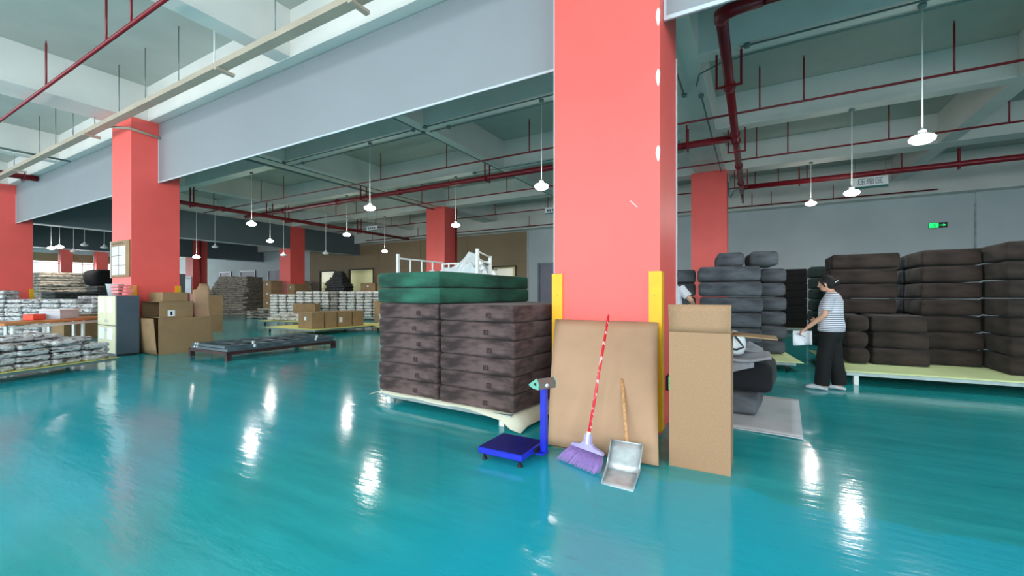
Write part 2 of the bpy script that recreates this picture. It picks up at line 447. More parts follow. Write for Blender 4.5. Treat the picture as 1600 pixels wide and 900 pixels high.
OFFICE = [(-29.2, -27.4, 1.0, 3.2), (-25.9, -23.3, 1.0, 3.24), (-13.5, -11.8, 1.0, 3.05)]
wall_x('wall_back', YB, YB + 0.12, XL, XR, 0, ZS, OFFICE, M['wall'])
wall_x('wall_front', FRONT_Y - 0.2, FRONT_Y, XL, XR, 0, ZS, [(x - ww / 2, x + ww / 2, WIN_Z0, WIN_Z1) for x, ww in WINDOWS_FRONT], M['wall'])
wall_y('wall_right', XR, XR + 0.2, FRONT_Y, YB, 0, ZS, [(y - ww / 2, y + ww / 2, WIN_Z0, WIN_Z1) for y, ww in WINDOWS_RIGHT], M['wall'])
LEFTW = [(9.4, 13.54, 1.0, 5.2), (14.36, 15.95, 1.0, 5.2), (16.87, 19.0, 1.0, 5.2)]
wall_y('wall_left', XL - 0.2, XL, FRONT_Y, YB, 0, ZS, LEFTW + [(-4.0, 3.0, 1.0, 5.2)], M['wall'])
for i, (a, b, c, d) in enumerate(LEFTW):
    f = MB()
    for y in (a, (a + b) / 2, b): f.box(XL - 0.14, XL - 0.06, max(a, y - 0.04), min(b, y + 0.04), c, d)
    for z in (c, d - 0.9, d): f.box(XL - 0.14, XL - 0.06, a, b, max(c, z - 0.04), min(d, z + 0.04))
    wn = struct('window_%d' % (i + 4), f, M['white_metal'])
    struct('pane', MB().box(XL - 0.11, XL - 0.10, a, b, c, d), M['glass'], wn)
    struct('roller_blind', MB().box(XL - 0.02, XL - 0.01, a + 0.05, b - 0.05, d - 0.75, d), M['tan'], wn)
pil = MB()
struct('wall_left_pier', MB().box(XL, XL + 0.5, 13.56, 14.34, 0, ZB), M['coral'])
struct('wall_left_pier', MB().box(XL, XL + 0.5, 15.97, 16.85, 0, ZB), M['coral'])

# tan panelled stretch of the back wall, two courses of panels
tw = wall_x('wall_back_panelling', YB - 0.03, YB, -30.4, -11.1, 0, 4.95, OFFICE, M['tan'])
for k, (x0, x1) in enumerate([(-30.4, -26.6), (-26.58, -22.8), (-22.78, -19.0), (-18.98, -15.2), (-15.18, -11.1)]):
    struct('panel', MB().box(x0, x1, YB - 0.05, YB - 0.03, 3.27, 4.95), M['tan'], tw)
struct('trim_1', MB().box(-30.4, -11.1, YB - 0.055, YB - 0.045, 3.255, 3.27), M['clad_dark'])
struct('trim_2', MB().box(-11.1, -11.04, YB - 0.06, YB, 0, 4.95), M['bead'])
# lit offices behind the three windows
M['cream'] = mat('cream office wall', (232, 226, 180), 0.7, var=0.03)
for i, (a, b, c, d) in enumerate(OFFICE):
    f = MB(); e = 0.07
    f.box(a, b, YB - 0.07, YB + 0.1, c, c + e); f.box(a, b, YB - 0.07, YB + 0.1, d - e, d)
    f.box(a, a + e, YB - 0.07, YB + 0.1, c + e, d - e); f.box(b - e, b, YB - 0.07, YB + 0.1, c + e, d - e)
    wn = struct('window_%d' % (i + 1), f, M['black'])
    struct('pane', MB().box(a + e, b - e, YB + 0.02, YB + 0.03, c + e, d - e), M['glass'], wn)
for a, b in ((-30.4, -22.0), (-14.6, -10.8)):
    r = MB().box(a, b, YB + 2.4, YB + 2.5, 0, 3.5).box(a - .1, a, YB + .12, YB + 2.5, 0, 3.5).box(b, b + .1, YB + .12, YB + 2.5, 0, 3.5)
    struct('wall_office', r, M['cream'])
    ce = struct('ceiling_office', MB().box(a - .1, b + .1, YB + .12, YB + 2.5, 3.5, 3.6), M['white'])
    n = max(1, int((b - a) / 2.6))
    for k in range(n):
        x = a + (b - a) * (k + 0.5) / n
        struct('light_panel', MB().box(x - 0.6, x + 0.6, YB + 0.8, YB + 1.6, 3.47, 3.5), M['panel_light'], ce)

# concrete beams
for y0, y1, zb in ((4.61, 5.2, ZB), (8.1, 8.45, ZB + .01), (12.0, 12.35, ZB + .01), (16.1, 16.7, ZB), (20.75, YB, 5.0)):
    struct('beam', MB().box(XL, XR, y0, y1, zb, ZS), M['beam'])
for x in COLX + [-1.345 + PITCH]:
    struct('beam', MB().box(x - 0.42, x + 0.5, FRONT_Y, 20.75, ZB + .004, ZS), M['beam'])
for x in [-1.345 - PITCH * (k + 0.5) for k in range(-1, 3)]:
    struct('beam', MB().box(x - 0.18, x + 0.18, FRONT_Y, 20.75, ZB + .007, ZS), M['beam'])

# grey cladding hung in the front column row, with white corner beads
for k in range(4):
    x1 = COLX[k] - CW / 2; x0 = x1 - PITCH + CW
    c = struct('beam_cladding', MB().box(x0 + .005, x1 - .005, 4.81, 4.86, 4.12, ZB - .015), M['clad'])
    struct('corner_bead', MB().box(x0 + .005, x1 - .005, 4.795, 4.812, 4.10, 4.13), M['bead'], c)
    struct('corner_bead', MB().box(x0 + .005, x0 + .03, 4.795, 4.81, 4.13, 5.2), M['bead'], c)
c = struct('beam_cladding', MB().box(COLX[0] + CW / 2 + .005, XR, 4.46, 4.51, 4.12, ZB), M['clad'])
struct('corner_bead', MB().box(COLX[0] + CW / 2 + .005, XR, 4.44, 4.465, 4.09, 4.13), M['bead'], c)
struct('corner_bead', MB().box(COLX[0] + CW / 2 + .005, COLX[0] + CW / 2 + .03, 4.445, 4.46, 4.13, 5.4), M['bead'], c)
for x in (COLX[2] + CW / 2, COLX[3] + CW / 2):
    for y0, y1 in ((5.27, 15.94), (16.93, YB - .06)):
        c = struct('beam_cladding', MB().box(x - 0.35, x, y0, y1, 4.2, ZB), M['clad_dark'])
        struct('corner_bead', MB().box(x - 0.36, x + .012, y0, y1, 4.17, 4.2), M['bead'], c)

# columns with yellow corner guards
def column(x, y, guard_h, n):
    x0, x1, y0, y1 = x - CW / 2, x + CW / 2, y, y + CD
    o = struct('column', MB().box(x0, x1, y0, y1, 0, ZB), M['coral'])
    if guard_h:
        for cx, sx in ((x0, 1), (x1, -1)):
            g = MB()
            a, b = sorted((cx - sx * 0.02, cx + sx * 0.10)); g.box(a, b, y0 - 0.02, y0, 0.03, guard_h)
            a, b = sorted((cx - sx * 0.02, cx)); g.box(a, b, y0, y0 + 0.10, 0.03, guard_h)
            struct('corner_guard', g, M['yellow'], o)
            for z in (0.3, 0.9, 1.35):
                if z < guard_h:
                    struct('screw', MB().tube([(cx + sx * 0.05, y0 - 0.023, z), (cx + sx * 0.05, y0 - 0.019, z)], 0.006, 6), M['rod'], o)
        if n[1]:
            g = MB().box(x1 - 0.08, x1 + 0.02, y1, y1 + 0.02, 0.03, guard_h).box(x1, x1 + 0.02, y1 - 0.1, y1, 0.03, guard_h)
            struct('corner_guard', g, M['yellow'], o)
    return o
main_col = None
for j, y in enumerate(ROWF):
    for k, x in enumerate(COLX):
        o = column(x, y, 1.58 if j == 0 else 0, (j, k))
        if j == 0 and k == 0: main_col = o
cx1 = COLX[0] + CW / 2
struct('corner_bead', MB().box(cx1 - .012, cx1 + .014, 5.25, 5.262, 0.5, 4.1), M['bead'], main_col)
struct('corner_bead', MB().box(COLX[0] - CW / 2 - .006, COLX[0] - CW / 2 + .004, 4.274, 4.28, 1.58, 5.5), M['bead'], main_col)
def chip(z, h, w):
    vs = [(cx1 - .004, 4.277, z)]; n = 10
    mb = MB(); pts = []
    for i in range(n):
        t = 2 * PI * i / n; pts.append((w * math.cos(t) * (1 if math.sin(t) > 0 else 0.7), h * math.sin(t)))
    vs = [(cx1 - w * 0.7 + p[0], 4.2785, z + p[1]) for p in pts] + [(cx1 - w * 0.7 + p[0], 4.2795, z + p[1]) for p in pts]
    mb.add(vs, [tuple(range(n - 1, -1, -1)), tuple(range(n, 2 * n))] + [(i, (i + 1) % n, n + (i + 1) % n, n + i) for i in range(n)])
    struct('paint_chip', mb, M['white'], main_col)
for z, h, ww in ((at_y(1033, 25, 4.28).z, 0.09, 0.022), (at_y(1033, 120, 4.28).z, 0.085, 0.022), (at_y(1033, 239, 4.28).z, 0.08, 0.022)):
    chip(z, h, ww)
struct('paint_scratch', MB().tube([at_y(985, 314, 4.279), at_y(991, 319, 4.279), at_y(996, 324, 4.279)], 0.004, 5), M['paper'], main_col)

# doors in the back wall
def door(n, x0, x1, top, dark=False):
    f = MB().box(x0 - .12, x0, YB - .08, YB, 0, top + .12).box(x1, x1 + .12, YB - .08, YB, 0, top + .12).box(x0, x1, YB - .08, YB, top, top + .12)
    d = struct('door_%d' % n, f, M['steel_dk'])
    mid = (x0 + x1) / 2
    lm = M['black'] if dark else mat_door
    for a, b in ((x0, mid - .01), (mid + .01, x1)):
        l = struct('door_leaf', MB().box(a, b, YB - .04, YB, 0, top), lm, d)
    struct('door_handle', MB().box(mid - .1, mid - .06, YB - .08, YB - .04, 1.0, 1.25), M['steel'], d)
mat_door = mat('grey violet steel door', (128, 126, 142), 0.5, var=0.04)
door(1, -10.3, -8.5, 3.0); door(2, -40.2, -38.0, 3.4); door(3, -35.9, -33.7, 3.4); door(4, -43.6, -41.9, 3.4); door(5, -50.6, -48.2, 2.9, True)
# pilaster and damp marks on the right part of the back wall
pl = struct('trim_3', MB().box(*(lambda a, b: (a, b, YB - .05, YB, 0, 5.0))(at_y(1524, 300, YB).x, at_y(1560, 300, YB).x)), M['wall'])
M['damp'] = mat('damp wall filler', (158, 168, 172), 0.85, var=0.25, scale=4)
p0 = at_y(1524, 300, YB).x
mk = MB()
mk.box(p0 - .03, p0 + .015, YB - .052, YB - .04, 2.6, 4.6)
struct('wall_stain', mk, M['damp'], pl)

# ------------------------------------------------------------------ overhead services
def pend(i, x, y, z, label, lit=True, group=None, top=None):
    top = (ZB + .01) if top is None else top
    t = thing('pendant_lamp', label, 'lamp', (x, y, z), 0, group)
    L = top - z
    MB().lathe([(0.05, L - 0.05), (0.055, L - 0.03), (0.055, L - .001)], 10).build('ceiling_box', M['conduit'], t)
    MB().tube([(0, 0, 0.13), (0, 0, L - 0.05)], 0.011, 8).build('rod', M['white_metal'], t)
    MB().lathe([(0.02, 0.06), (0.05, 0.075), (0.05, 0.10), (0.02, 0.13)], 12).build('socket', M['white'], t)
    MB().lathe([(0.03, 0.06), (0.06, 0.055), (0.075, 0.045), (0.08, 0.035)], 18).build('bulb_housing', M['white'], t)
    MB().lathe([(0.08, 0.035), (0.125, 0.02), (0.15, -0.01), (0.145, -0.04), (0.10, -0.075), (0.03, -0.09)], 20).build('bulb_lens', M['lamp'] if lit else M['white'], t)
    if lit:
        l = bpy.data.lights.new('bulb_light', 'AREA'); l.shape = 'DISK'; l.size = 0.22; l.energy = 33; l.color = (1.0, 0.97, 0.9)
        o = bpy.data.objects.new('bulb_light', l); C.objects.link(o); o.parent = t; o.location = (0, 0, -0.1)
    return t
g = 'pendant lamps under the ceiling beams'
for i, (u, v, y, lab) in enumerate([
    (1441, 215, 8.3, 'lit white pendant lamp nearest the viewer, high on the right above the brown stacks'),
    (1331, 300, 12.2, 'lit white pendant lamp on a long rod in front of the hanging area sign'),
    (1267, 317, 16.4, 'small lit pendant lamp near the back wall, left of the hanging area sign'),
    (846, 290, 8.3, 'lit white pendant lamp just left of the nearest coral column'),
    (712, 351, 12.2, 'lit pendant lamp hanging in front of the coral column behind the green mattresses'),
    (578, 324, 8.3, 'lit pendant lamp over the floor, second along the front lamp row from the nearest column'),
    (393, 349, 8.3, 'lit pendant lamp just right of the coral column with the notice board'),
    (422, 376, 12.2, 'lit pendant lamp in front of the slate cladding, right of the longest-rod lamp there'),
    (542, 366, 12.2, 'lit pendant lamp before the dark slate cladding end by the tan wall'),
    (601, 392, 16.4, 'small lit pendant lamp against the tan panelled wall')]):
    p = at_y(u, v, y)
    pend(i, p.x, p.y, p.z, lab, True, g, top=ZB if y == 16.4 else None)
for u, v, z, lab in ((80, 387, 3.75, 'far lit pendant lamp above the left bright window, left of a pair'),
                     (93, 385, 3.75, 'far lit pendant lamp above the left bright window, right of a pair'),
                     (307, 401, 3.2, 'far lit pendant lamp left of the distant coral column')):
    p = at_z(u, v, z); pend(0, p.x, p.y, z, lab, True, 'lit lamps in the far bay', top=ZS)
for u, v, z, lab in ((115, 392, 3.7, 'unlit pendant lamp over the middle far window'), (132, 382, 3.9, 'unlit pendant lamp highest before the far windows'),
                     (163, 386, 3.7, 'unlit pendant lamp beside the notice board edge'), (336, 385, 3.9, 'unlit pendant lamp in front of the dark red distant column'),
                     (443, 398, 3.4, 'unlit pendant lamp over the grey doors of the back wall'), (509, 395, 3.4, 'unlit pendant lamp by the tan wall under the slate cladding')):
    p = at_z(u, v, z)
    if p.y > 20.4: p = at_y(u, v, 19.6)
    pend(0, p.x, p.y, p.z, lab, False, 'unlit lamps in the far bay', top=ZS)

def pipe_fitting(t, p, d, r):
    p, d = Vector(p), Vector(d)
    MB().tube([p - d * 0.05, p + d * 0.05], r * 1.35, 12).build('coupling', M['red_pipe'], t)
def hanger(t, c, half, along, drop):
    # two flat bars joined under the pipe
    a = Vector(along); side = Vector((-a.y, a.x, 0)); mb = MB(); c = Vector(c)
    for s_ in (-1, 1):
        p = c + side * half * s_; mb.box(p.x - .018, p.x + .018, p.y - .018, p.y + .018, c.z - drop, ZB)
    q0, q1 = c - side * half, c + side * half
    mb.box(min(q0.x, q1.x) - .02, max(q0.x, q1.x) + .02, min(q0.y, q1.y) - .02, max(q0.y, q1.y) + .02, c.z - drop - .03, c.z - drop)
    mb.build('pipe_hanger', M['red_pipe'], t)
RED = M['red_pipe']
# riser main along the right of the nearest column line
ZP = 5.1
t = thing('sprinkler_main', 'thick dark red pipe running back beside the nearest column, overhead on the right', 'pipe')
MB().tube([(-0.38, 6.45, ZP), (-0.38, 17.6, ZP)], 0.078, 14).build('pipe', RED, t)
MB().tube([(-0.38, 6.45, ZP), (-0.38, 6.36, ZP + .01), (-0.30, 6.3, ZP), (-0.2, 6.28, ZP), (0.1, 6.28, ZP)], [.1, .1, .095, .085, .075], 12).build('elbow', RED, t)
MB().tube([(0.1, 6.28, ZP), (9.0, 6.28, ZP)], 0.06, 12).build('pipe', RED, t)
MB().tube([(-0.38, 17.6, ZP), (-0.38, 19.6, ZP)], 0.045, 10).build('pipe', RED, t)
for y in (8.28, 12.18, 16.3): hanger(t, (-0.38, y, ZP), 0.19, (0, 1, 0), 0.11)
for y in (8.6, 11.2, 11.7, 14.0, 16.2): pipe_fitting(t, (-0.38, y, ZP), (0, 1, 0), 0.078)
# cross main to the left
t = thing('sprinkler_main', 'thick red cross main running left from the right pipe behind the nearest column', 'pipe')
MB().tube([(-0.46, 11.45, ZP), (-21.2, 11.45, ZP)], 0.085, 14).build('pipe', RED, t)
for x in (-1.45, -7.42, -13.1, -19.27): hanger(t, (x, 11.45, ZP), 0.14, (1, 0, 0), 0.10)
for x in (-3.9, -11.2, -14.6, -18.2): pipe_fitting(t, (x, 11.45, ZP), (1, 0, 0), 0.085)
t = thing('sprinkler_main', 'red pipe running back towards the tan wall under the cross main on the left', 'pipe')
MB().tube([(-19.1, 5.3, ZP - .19), (-19.1, 20.3, ZP - .19)], 0.08, 12).build('pipe', RED, t)
for y in (8.28, 12.18, 16.4): hanger(t, (-19.1, y, ZP - .19), 0.14, (0, 1, 0), 0.10)
for y in (9.4, 14.5): pipe_fitting(t, (-19.1, y, ZP - .19), (0, 1, 0), 0.08)
t = thing('sprinkler_main', 'thick red pipe before the back wall leading right from the right main', 'pipe')
MB().tube([(-0.30, 16.9, ZP), (12.6, 16.9, ZP)], 0.085, 12).build('pipe', RED, t)
for x in (1.3, 4.6 + .5, 7.2): hanger(t, (x, 16.9, ZP), 0.05, (1, 0, 0), 0.12)
pipe_fitting(t, (8.3, 16.9, ZP), (1, 0, 0), 0.085)
def branch(y, z, x0, x1, us, r, label, top=6.15):
    t = thing('sprinkler_branch', label, 'pipe')
    MB().tube([(x0, y, z), (x1, y, z)], r, 8).build('pipe', RED, t)
    for u in us:
        q = ray(u, 400); x = q[0] / q[1] * y
        if not (x0 < x < x1) or any(abs(x - bx - .04) < 0.52 for bx in COLX + [COLX[0] + PITCH]) or any(abs(x - COLX[0] - PITCH * (k - .5)) < .24 for k in range(-3, 3)): continue
        MB().tube([(x, y, z), (x, y, top - .06), (x, y, top - .05), (x, y, top)], [.017, .017, .011, .008], 6).build('sprinkler_upright', RED, t)
branch(10.3, 5.24, -22.6, 12.5, [334, 408, 443, 512, 595, 698, 736, 827, 1187, 1256, 1491], 0.024, 'thin red sprinkler branch in front of the cross main, with tall uprights')
branch(13.9, 5.24, -22.0, 12.5, [452, 500, 525, 557, 624, 659, 701, 792, 827, 1182, 1231, 1389, 1577], 0.024, 'thin red sprinkler branch just behind the thick cross main')
branch(17.5, 5.24, -22.5, 7.4, [587, 611, 641, 774, 856, 1180, 1216, 1261, 1409, 1467], 0.024, 'thin red sprinkler branch, third back from the viewer')
branch(20.3, 5.05, -23.0, 5.6, [582, 653, 676, 763, 827, 1144, 1175, 1205, 1302, 1411], 0.024, 'thin red sprinkler branch along the back wall', top=5.6)
branch(2.72, 5.4, -40.0, 3.0, [40, 72, 166, 205], 0.03, 'red sprinkler pipe crossing the top left ceiling bay', top=6.3)
t = thing('sprinkler_main', 'thick red pipe end with hanger entering the cladding on the far left', 'pipe')
MB().tube([(-22.0, 1.0, 5.45), (-22.0, 4.78, 5.45)], 0.1, 12).build('pipe', RED, t)
hanger(t, (-22.0, 4.45, 5.45), 0.16, (0, 1, 0), 0.12)

# cable tray and its hanging rods
t = thing('cable_tray', 'long beige cable tray hung in front of the grey cladded beam', 'tray')
TY0, TY1, TZ = 3.78, 3.94, 5.2
mb = MB().box(-40, 4, TY0, TY1, TZ, TZ + .006).box(-40, 4, TY0, TY0 + .006, TZ + .006, TZ + .09).box(-40, 4, TY1 - .006, TY1, TZ + .006, TZ + .09)
mb.build('trough', M['tray'], t)
mb = MB().box(-40, 4, TY0, TY1, TZ + .09, TZ + .098); mb.build('cover', M['tray'], t)
for u, v in ((350, 110), (143, 208), (30, 270), (560, 6)):
    x = at_y(u, v, 3.9).x
    MB().box(x - .04, x + .04, TY0 - .02, TY1 + .12, TZ - .05, TZ - .002).build('bracket', M['tray'], t)
for u in (22, 62, 87, 114, 148, 186, 227, 279, 430, 600):
    q = ray(u, 400); x = q[0] / q[1] * 3.86
    MB().tube([(x, 3.86, TZ + .09), (x, 3.86, ZS)], 0.009, 6).build('hanging_rod', M['rod'], t)
t = thing('conduit', 'pale conduit curving from the ceiling down into the beige cable tray', 'conduit')
x = at_y(335, 90, 3.86).x
MB().tube([(x - .02, 1.2, ZS - .03), (x - .02, 3.2, ZS - .03), (x, 3.62, ZS - .06), (x, 3.8, ZS - .18), (x, 3.86, ZS - .4), (x, 3.86, TZ + .1)], 0.014, 8).build('pipe', M['white_metal'], t)
for y in (1.8, 2.6): MB().box(x - .05, x + .01, y - .02, y + .02, ZS - .05, ZS).build('clip', M['rod'], t)
t = thing('conduit', 'beige conduit from cable tray across the notice board column to the beam', 'conduit')
MB().tube([(-12.9, 3.95, TZ + .03), (-12.62, 4.2, TZ + .03), (-12.62, 4.8, TZ - .02)], 0.028, 8).build('pipe', M['tray'], t)
t = thing('conduit', 'grey conduit under the ceiling beam at the top left corner', 'conduit')
MB().tube([(-17.8, 0.5, 5.35), (-17.8, 4.55, 5.35)], 0.028, 8).build('pipe', M['conduit'], t)
def conduit(label, pts, r, boxes=(), col='conduit'):
    t = thing('conduit', label, 'conduit')
    MB().tube(pts, r, 8).build('pipe', M[col], t)
    for b in boxes:
        MB().lathe([(0.05, -.03), (0.055, -.02), (0.055, .025)], 10, Matrix.Translation(b)).build('junction_box', M[col], t)
ZC = ZB - .035
ZD = ZB - .085
for x0, x1, nm in ((-13.0, -7.4, 'left of the middle beam'), (-7.2, -2.0, 'between the middle beam and the nearest column'), (-0.2, 12.5, 'at the top right')):
    conduit('slim conduit on front edge of lamp beam ' + nm, [(x0, 8.13, ZC), (x1, 8.13, ZC)], 0.016,
            [(x0 + .1, 8.13, ZC), (x1 - .1, 8.13, ZC)])
    if x0 > -1:
        conduit('slim conduit curving onto the back edge of the lamp beam at top right', [(-1.0, 9.2, ZC), (-0.9, 8.75, ZC), (-0.5, 8.5, ZC), (0.0, 8.43, ZC), (x1, 8.43, ZC)], 0.016, [(3.2, 8.43, ZC)])
    else:
        conduit('slim conduit on back edge of lamp beam ' + nm, [(x0, 8.43, ZC), (x1, 8.43, ZC)], 0.016, [(x0 + .6, 8.43, ZC)])
conduit('thick grey conduit under the beam of the notice board column line', [(-13.35, 5.3, ZD - .02), (-13.35, 15.9, ZD - .02)], 0.035, [(-13.35, 10.1, ZD - .02)])
conduit('slim grey conduit beside the thick one under the beam', [(-12.85, 5.3, ZD), (-12.85, 15.9, ZD)], 0.016)
conduit('slim conduit running back under the middle beam', [(-7.3, 5.3, ZD), (-7.3, 20.6, ZD)], 0.016, [(-7.3, 8.28, ZD)])
conduit('dark conduit under the beam right behind the nearest column', [(-1.25, 5.3, ZD), (-1.25, 9.4, ZD)], 0.02, [(-1.25, 9.4, ZD)])
conduit('dark conduit along the right edge of the beam behind the nearest column', [(-0.95, 9.5, ZD), (-0.95, 15.9, ZD)], 0.018, [(-0.95, 9.6, ZD)])
conduit('slim conduit across the second lamp beam behind the cross main', [(-8.4, 12.03, ZC), (-2.0, 12.03, ZC)], 0.014, [(-8.3, 12.03, ZC)])
t = thing('conduit', 'grey loop of conduit on the right side of the distant column at right', 'conduit')
MB().tube([at_y(1138, 285, 16.1), at_y(1138, 305, 16.1), at_y(1141, 308, 16.1), at_y(1147, 298, 16.0), at_y(1157, 295, 15.9)], 0.02, 6).build('pipe', M['conduit'], t)

# signs overhead
def text(s, size, m, parent, loc, rot=(PI / 2, 0, 0), ext=0.002, name='lettering'):
    cu = bpy.data.curves.new(name, 'FONT'); cu.body = s; cu.size = size; cu.extrude = ext; cu.align_x = 'CENTER'; cu.align_y = 'CENTER'
    cu.materials.append(m)
    o = bpy.data.objects.new(name, cu); C.objects.link(o)
    bpy.context.view_layer.update()
    me = bpy.data.meshes.new_from_object(o.evaluated_get(bpy.context.evaluated_depsgraph_get()))
    bpy.data.objects.remove(o)
    me.materials.clear(); me.materials.append(m)
    o = bpy.data.objects.new(name, me); C.objects.link(o); o.parent = parent; o.location = loc; o.rotation_euler = rot
    return o
M['teal_ink'] = mat('teal sign print', (20, 104, 98), 0.5, var=0.02)
M['grey_ink'] = mat('grey print', (96, 104, 110), 0.6, var=0.02)
p = at_y(1357, 288, 16.95)
t = thing('area_sign', 'white hanging area sign with grey lettering and teal bar by the lamp at right', 'sign', (p.x, 16.72, p.z))
MB().box(-.42, .42, -.008, .008, -.17, .17).build('board', M['white'], t)
MB().box(-.42, .42, -.011, -.008, -.17, -.10).build('bar', M['teal_ink'], t)
text('压缩区', 0.21, M['grey_ink'], t, (0, -.011, .03))
for s_ in (-1, 1): MB().tube([(.36 * s_, 0, .17), (.36 * s_, 0, ZB - p.z)], .004, 5).build('wire', M['rod'], t)
for u, v, y, lab, hw in ((581, 357, 15.8, 'small white hanging sign above the slate cladding end near the tan wall', .38), (862, 329, 15.8, 'small white hanging sign half hidden behind the nearest column', .3)):
    p = at_y(u, v, y)
    t = thing('area_sign', lab, 'sign', (p.x, y, p.z))
    MB().box(-hw, hw, -.008, .008, -.13, .13).build('board', M['white'], t)
    MB().box(-hw, hw, -.011, -.008, -.13, -.08).build('bar', M['teal_ink'], t)
    for k in range(4): MB().box(-hw * .7 + k * hw * .37, -hw * .7 + k * hw * .37 + hw * .25, -.011, -.008, -.04, .07).build('character', M['grey_ink'], t)
    for s_ in (-1, 1): MB().tube([(hw * .9 * s_, 0, .13), (hw * .9 * s_, 0, ZS - p.z)], .004, 5).build('wire', M['rod'], t)
p = at_y(1463, 352, YB - .05)
t = thing('exit_sign', 'green lit exit sign with white arrow on the back wall at right', 'sign', (p.x, YB - .025, p.z))
MB().box(-.2, .3, -.02, .025, -.1, .1).build('housing', M['black'], t)
MB().box(-.19, .06, -.024, -.02, -.085, .085).build('running_figure_panel', M['sign_green'], t)
mb = MB().tube([(-.05, -.026, .05), (-.051, -.026, .05)], .001, 4).box(-.075, -.045, -.027, -.024, -.005, .03).box(-.06, -.035, -.027, -.024, .038, .06)
mb.box(-.1, -.06, -.027, -.024, -.045, -.03).box(-.05, -.03, -.027, -.024, -.07, -.01).box(-.1, -.075, -.027, -.024, .0, .012).box(-.015, -.003, -.027, -.024, -.075, .065)
mb.build('running_figure', M['black'], t)
mb = MB().box(.09, .2, -.024, -.02, -.012, .012).add([(.19, -.024, -.045), (.19, -.024, .045), (.26, -.024, 0), (.19, -.02, -.045), (.19, -.02, .045), (.26, -.02, 0)], [(0, 2, 1), (3, 4, 5), (0, 1, 4, 3), (1, 2, 5, 4), (2, 0, 3, 5)])
mb.build('arrow', M['sign_green'], t)

# ------------------------------------------------------------------ pallets and mattress stacks
ORD = ['lowest', 'second', 'third', 'fourth', 'fifth', 'sixth', 'seventh', 'eighth', 'ninth']
LAY = ['first', 'second', 'third', 'fourth', 'fifth', 'sixth', 'seventh', 'eighth', 'ninth', 'tenth', 'eleventh', 'twelfth', 'thirteenth', 'fourteenth', 'fifteenth', 'sixteenth', 'seventeenth', 'eighteenth', 'nineteenth', 'twentieth']
def nth(k, n): return 'topmost' if k == n - 1 else (LAY[k] + ' from bottom' if k else 'lowest')

def pallet(label, loc, rz, sx, sy, h, foam, foam_fn=None, casters='leg', over=0.05, grp=None):
    """low steel platform: rails, cross bars, feet and a foam sheet; origin at its centre on the floor"""
    t = thing('platform_pallet', label, 'pallet', loc, rz, grp)
    r = 0.05
    for s_ in (-1, 1):
        MB().box(-sx / 2, sx / 2, s_ * (sy / 2) - .02, s_ * (sy / 2) + .02, h - .055, h - .006).build('rail', M['pallet'], t)
        MB().box(s_ * (sx / 2 - .02) - .02, s_ * (sx / 2 - .02) + .02, -sy / 2 + .02, sy / 2 - .02, h - .055, h - .006).build('rail', M['pallet'], t)
    for k in range(3):
        x = sx * (k - 1) * 0.25
        MB().box(x - .02, x + .02, -sy / 2 + .02, sy / 2 - .02, h - .05, h - .008).build('crossbar', M['pallet'], t)
    for a in (-1, 1):
        for b in (-1, 1):
            x, y = a * (sx / 2 - .12), b * (sy / 2 - .02)
            if casters == 'leg': MB().box(x - .03, x + .03, y - .03, y + .03, 0, h - .055).build('foot', M['white_metal'], t)
            else:
                mb = MB().tube([(x - .015, y - b * .05, .04), (x + .015, y - b * .05, .04)], .04, 10); mb.box(x - .03, x + .03, y - b * .05 - .02, y - b * .05 + .02, .06, h - .055)
                mb.build('caster', M['black'], t)
    if foam:
        hx, hy = sx / 2 + over, sy / 2 + over
        fn = foam_fn or (lambda u, v: ((u * 2 - 1) * hx, (v * 2 - 1) * hy, h + .006 + .004 * math.sin(9 * u) * (1 if abs(v - .5) > .45 else 0)))
        MB().sheet(fn, 20, 14, .006).build('foam_sheet', M[foam], t)
    return t

# --- brown and green mattresses beside the nearest column
RZ = math.radians(-4.0)
corner = Vector((-2.08, 3.72, 0))                      # right front foot of the brown stack
ex, ey = Vector((math.cos(RZ), math.sin(RZ), 0)), Vector((-math.sin(RZ), math.cos(RZ), 0))
MW, ML, MH = 1.035, 2.0, 0.184
PH = 0.145
pc = corner - ex * (MW + .01) + ey * (ML / 2)
def brown_foam(u, v):
    hx, hy = MW + .10, ML / 2 + .06
    x, y = (u * 2 - 1) * hx, (v * 2 - 1) * hy; z = PH - .006
    fx = max(0, x - (hx - .16)) / .16; fy = max(0, -(y) - (hy - .14)) / .14
    d = fx * max(0, min(1, (0.15 - y) * 1.4)) * 0.9 + (fy * max(0, (u - .72) / .28)) * 0.9
    z -= min(.132, .10 * d * d + .02 * d)
    if u < .07 and v < .1: z -= .05 * (1 - u / .07)
    if fy > 0: z += .008 * math.sin(u * 21) * fy
    return (x + .02 * d, y - .02 * d, z)
pallet('steel platform with cream foam sheet drooping at the corner, under the plum brown mattresses', pc, RZ, 2 * MW - .1, ML - .06, PH - .012, 'foam_w', brown_foam)
bm_ = [soft_box(MW - .012, ML, MH, .035, (8, 8, 2), .012, s_).mesh('mattress', M['brown_suede']) for s_ in range(4)]
emb = mat('pressed suede mark', (52, 38, 36), 0.9, var=0.1, scale=20)
def emboss(o, sx, y, z, s_=.05):
    mb = MB()
    for dx in (0, s_): mb.box(sx + dx, sx + dx + .008, y - .003, y, z, z + s_)
    mb.box(sx, sx + s_ + .008, y - .003, y, z + s_ - .008, z + s_).box(sx, sx + s_ + .008, y - .003, y, z, z + .008)
    mb.box(sx + .018, sx + .03, y - .003, y, z + .015, z + .035)
    mb.build('pressed_mark', emb, o)
